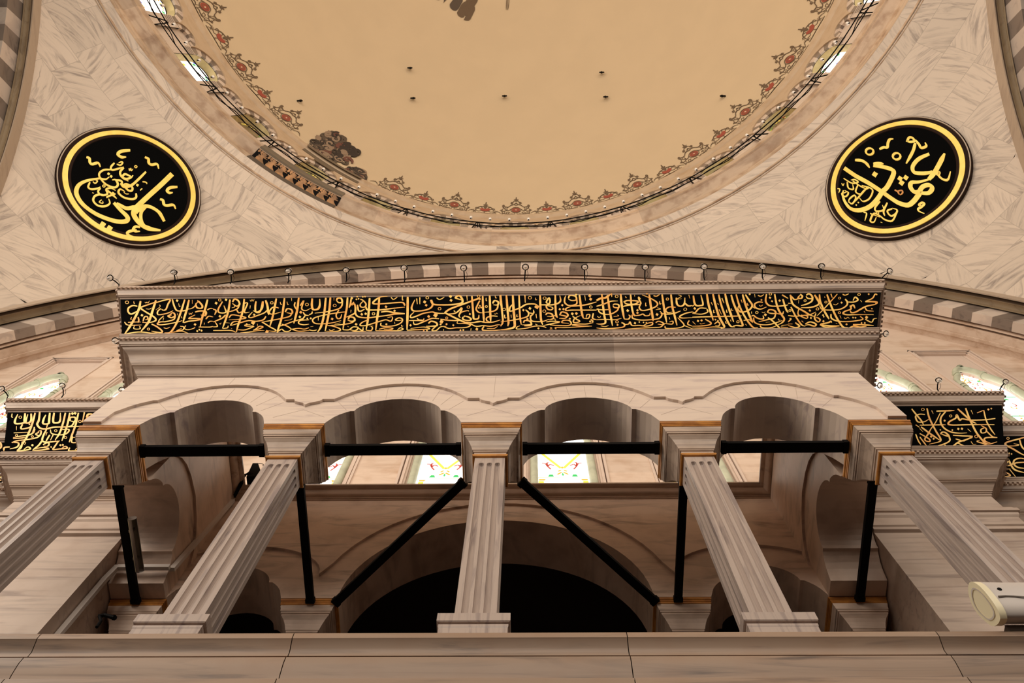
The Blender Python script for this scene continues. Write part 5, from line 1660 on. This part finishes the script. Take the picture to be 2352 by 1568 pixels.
RL = """44 915 298 820 390 720 480 590 600 b;38 600 580 520 592 440 545;42 415 545 470 605 530 665 525 700 465 708 380 690 260 640 150 560 95 470 110 400 180 358 300 335;34 848 705 800 625 720 578 660 580 620 615 610 640;48 595 590 585 640 610 690 660 740 730 770 815 782;30 690 580 655 615 645 660 655 710 690 750;18 395 262 330 265 290 295 300 335 345 345 375 325;18 420 205 390 240 400 265 450 255 500 240;14 440 215 470 225 490 205 480 195 455 205;20 500 245 470 280 480 320 520 340 560 330 580 310;22 690 280 620 350 560 400 500 410 470 380;20 560 320 510 300 490 330 540 360;20 300 340 350 390 420 415 450 390 430 350 400 350;20 430 350 480 360 490 400 550 400 575 380;20 500 400 540 440 570 440 570 410 520 385 480 400;20 605 465 605 500 570 515 500 500 455 460 470 430 510 450;18 210 370 195 410 220 430 270 425 300 410;12 235 365 255 380 275 360 260 355;18 300 420 280 450 310 480 360 470 350 430 390 420 430 440;20 330 480 290 475 250 490 240 530 280 570 340 575 380 550 370 510;18 350 500 400 480 440 510;20 360 440 400 470 430 470;10 310 520 290 540 320 550 320 530;26 180 155 205 165 210 200 230 215 280 205 300 240;26 680 155 710 170 715 205 740 220 785 215 800 255;26 810 515 835 525 845 560 870 570 925 565 945 600;30 555 97 480 105 450 130 480 155 520 155;28 960 410 900 415 872 440 890 460 920 458;24 640 755 600 750 580 775 600 790 640 790;26 610 780 550 790 530 810 570 838 635 845;d 320 732 30;d 378 765 30;d 370 298 14;d 392 320 14;d 617 395 14;o 603 237 10;o 330 402 10;d 408 462 12;10 545 250 550 270 560 250 565 272 580 255;12 660 365 690 370 700 385;10 640 440 650 430 660 425;8 500 455 520 470 545 470;10 230 460 245 465"""
RR = """44 105 345 200 410 300 465 400 530 500 600 560 635 630 650 680 615 725 555 b;40 730 550 800 550 830 510 800 485 750 500 720 540 680 540 650 500 660 465 720 460 800 440;40 800 440 850 380 900 290 932 225;34 805 230 720 270 670 330 680 380 740 390 800 385 830 370;40 345 325 420 335 500 360 510 400 460 500 420 540 380 600 320 660 240 692 160 680 110 620 88 550;24 345 310 390 306 430 312;28 195 280 250 285 290 310 315 345;r 315 210 30;r 537 250 30;24 395 190 430 175 460 175 465 140 480 110 510 105;22 620 130 640 95 670 100 680 125 640 130 620 120;24 690 115 720 150 740 180 780 165 770 135;26 690 140 670 210 615 310;d 565 432 24;d 613 425 24;d 578 468 26;d 358 398 26;22 865 405 890 380 885 410 920 440 960 440 980 375;20 740 660 720 650 745 630 765 640 735 670 715 680 720 700 765 720;14 100 430 170 470 220 460 190 440 160 445;14 130 460 140 510 180 520 175 480;14 175 450 230 490 290 520;14 220 480 200 540 240 560 270 530 310 510;14 250 490 320 510 340 540 310 600 260 620 230 590;14 300 500 220 590 170 640;14 140 620 170 640 200 600 190 570 150 600 140 630;14 100 530 90 570 120 580 140 550 110 530;14 80 560 130 540;16 400 620 360 670 370 700 430 690 420 650;16 460 630 430 700 440 740;16 500 680 460 700 490 740 530 720 540 690 500 675;16 540 710 500 780 440 770 400 740 350 720 320 780 350 790 370 750;12 265 710 290 720 275 780;16 320 720 400 750;d 205 650 8;d 222 630 8;o 380 715 9;8 405 790 420 795;8 85 470 95 490 105 470;10 50 515 70 520 60 550"""
RWORN = """16 520 525 545 540 560 565;14 545 535 580 530 585 550 565 568"""


def letters(mb, text, x0, y0, sc, place, nib, thin):
    pl = lambda X, Y, l: place(x0 + X / sc, y0 + Y / sc, l)
    lift = 0.004
    for n_, item in enumerate(text.split(';')):
        tk = item.split()
        lf = lift + 0.0004 * (n_ % 9)
        if tk[0] == 'd':
            x, y, r = map(float, tk[1:])
            blob(mb, [(x - r * .25, y - r), (x + r, y - r * .2), (x + r * .2, y + r), (x - r, y + r * .15)], pl, 0, lf, smooth=False)
        elif tk[0] in 'or':
            x, y, r = map(float, tk[1:])
            w = 9 if tk[0] == 'o' else 20
            ribbon(mb, [(x + r * 1.05 * math.cos(a), y + r * .9 * math.sin(a)) for a in np.linspace(0, 2 * PI, 15)[:-1]], w, pl, nib, 0.6, per=1, lift=lf, closed=True)
        else:
            blunt = tk[-1] == 'b'
            if blunt:
                tk = tk[:-1]
            v = list(map(float, tk))
            ribbon(mb, pairs(v[1:]), v[0], pl, nib, thin, (1, 1) if blunt else (.75, .4), per=4, lift=lf)


def panel_place(part):
    """a point of the sloping panel plane under a photo pixel"""
    o0, z0 = PANEL[0]
    o1, z1 = PANEL[1]
    yb = {'centre': AY, 'left': 6.73, 'right': 6.73, 'far_left': 7.33, 'far_right': 7.33}[part]
    p0 = np.array([0, yb - o0, z0])
    d = np.array([0, o0 - o1, z1 - z0])
    n = np.cross([1.0, 0, 0], d)
    n /= np.linalg.norm(n)
    if n[1] > 0:
        n = -n

    def f(u, v, l):
        q = on_plane(u, v, p0, n)
        return tuple(q + n * (0.004 + l))
    return f


for part_, jobs in (('centre', [(F1, 270, 670, 6.109), (F2, 490, 670, 6.109), (F3, 710, 670, 6.109), (F4, 930, 670, 6.109), (F5, 1150, 660, 6.109), (F6, 1370, 660, 6.109), (F7, 1590, 660, 6.109), (F8, 1810, 660, 6.109)]),
                    ('left', [(PLEFT, 0, 880, 6.533)]), ('far_left', [(PFL, 0, 880, 6.533)]), ('right', [(PRIGHT, 2112, 860, 6.533)]), ('far_right', [(PFR, 2112, 860, 6.533)])):
    e, base = PANELS[part_]
    mb = MB()
    for text, x0, y0, sc in jobs:
        letters(mb, text, x0, y0, sc, panel_place(part_), 0.0, 0.62)
    o = mb.build('lettering', M['letter'], e, base)
    o['label'] = 'raised gold Arabic letters'

for side, text, x0, y0, sc in (('left', RL, 150, 320, 3.732), ('right', RR, 1910, 290, 3.583)):
    root, cen, inn, nrm = ROUNDELS[side]

    def rp(u, v, l, cen=cen, inn=inn):
        return tuple(on_plane(u, v, cen + inn * .032, inn) + inn * (0.004 + l * 3))
    mb = MB()
    letters(mb, text, x0, y0, sc, rp, 0.6, 0.72)
    mb.build('lettering', M['roundgold'], root, tuple(cen))['label'] = 'bright gold Arabic letters'
    if side == 'right':
        mb = MB()
        letters(mb, RWORN, x0, y0, sc, rp, 0.6, 0.72)
        mb.build('worn_mark', M['gilt'], root, tuple(cen))['label'] = 'worn brown stroke'

# small fittings
t = empty('iron_bracket', tuple(at_y(240, 1425, 7.0)), 'small black forked iron bracket in the lower left corner', 'bracket')
O = tuple(at_y(240, 1425, 7.0))
mb = MB()
mb.tube([tuple(at_y(*q, 7.0)) for q in ((262, 1418), (240, 1412), (226, 1415))], .028, 8)
mb.build('arm', M['iron'], t, O)
mb = MB()
mb.tube([tuple(at_y(*q, 7.0)) for q in ((228, 1414), (232, 1426), (222, 1440))], .022, 8)
mb.build('prong', M['iron'], t, O)
mb = MB()
mb.tube([tuple(at_y(*q, y_)) for q, y_ in (((262, 1418), 7.0), ((262, 1418), 7.3))], .04, 8)
mb.build('wall_mount', M['iron'], t, O)
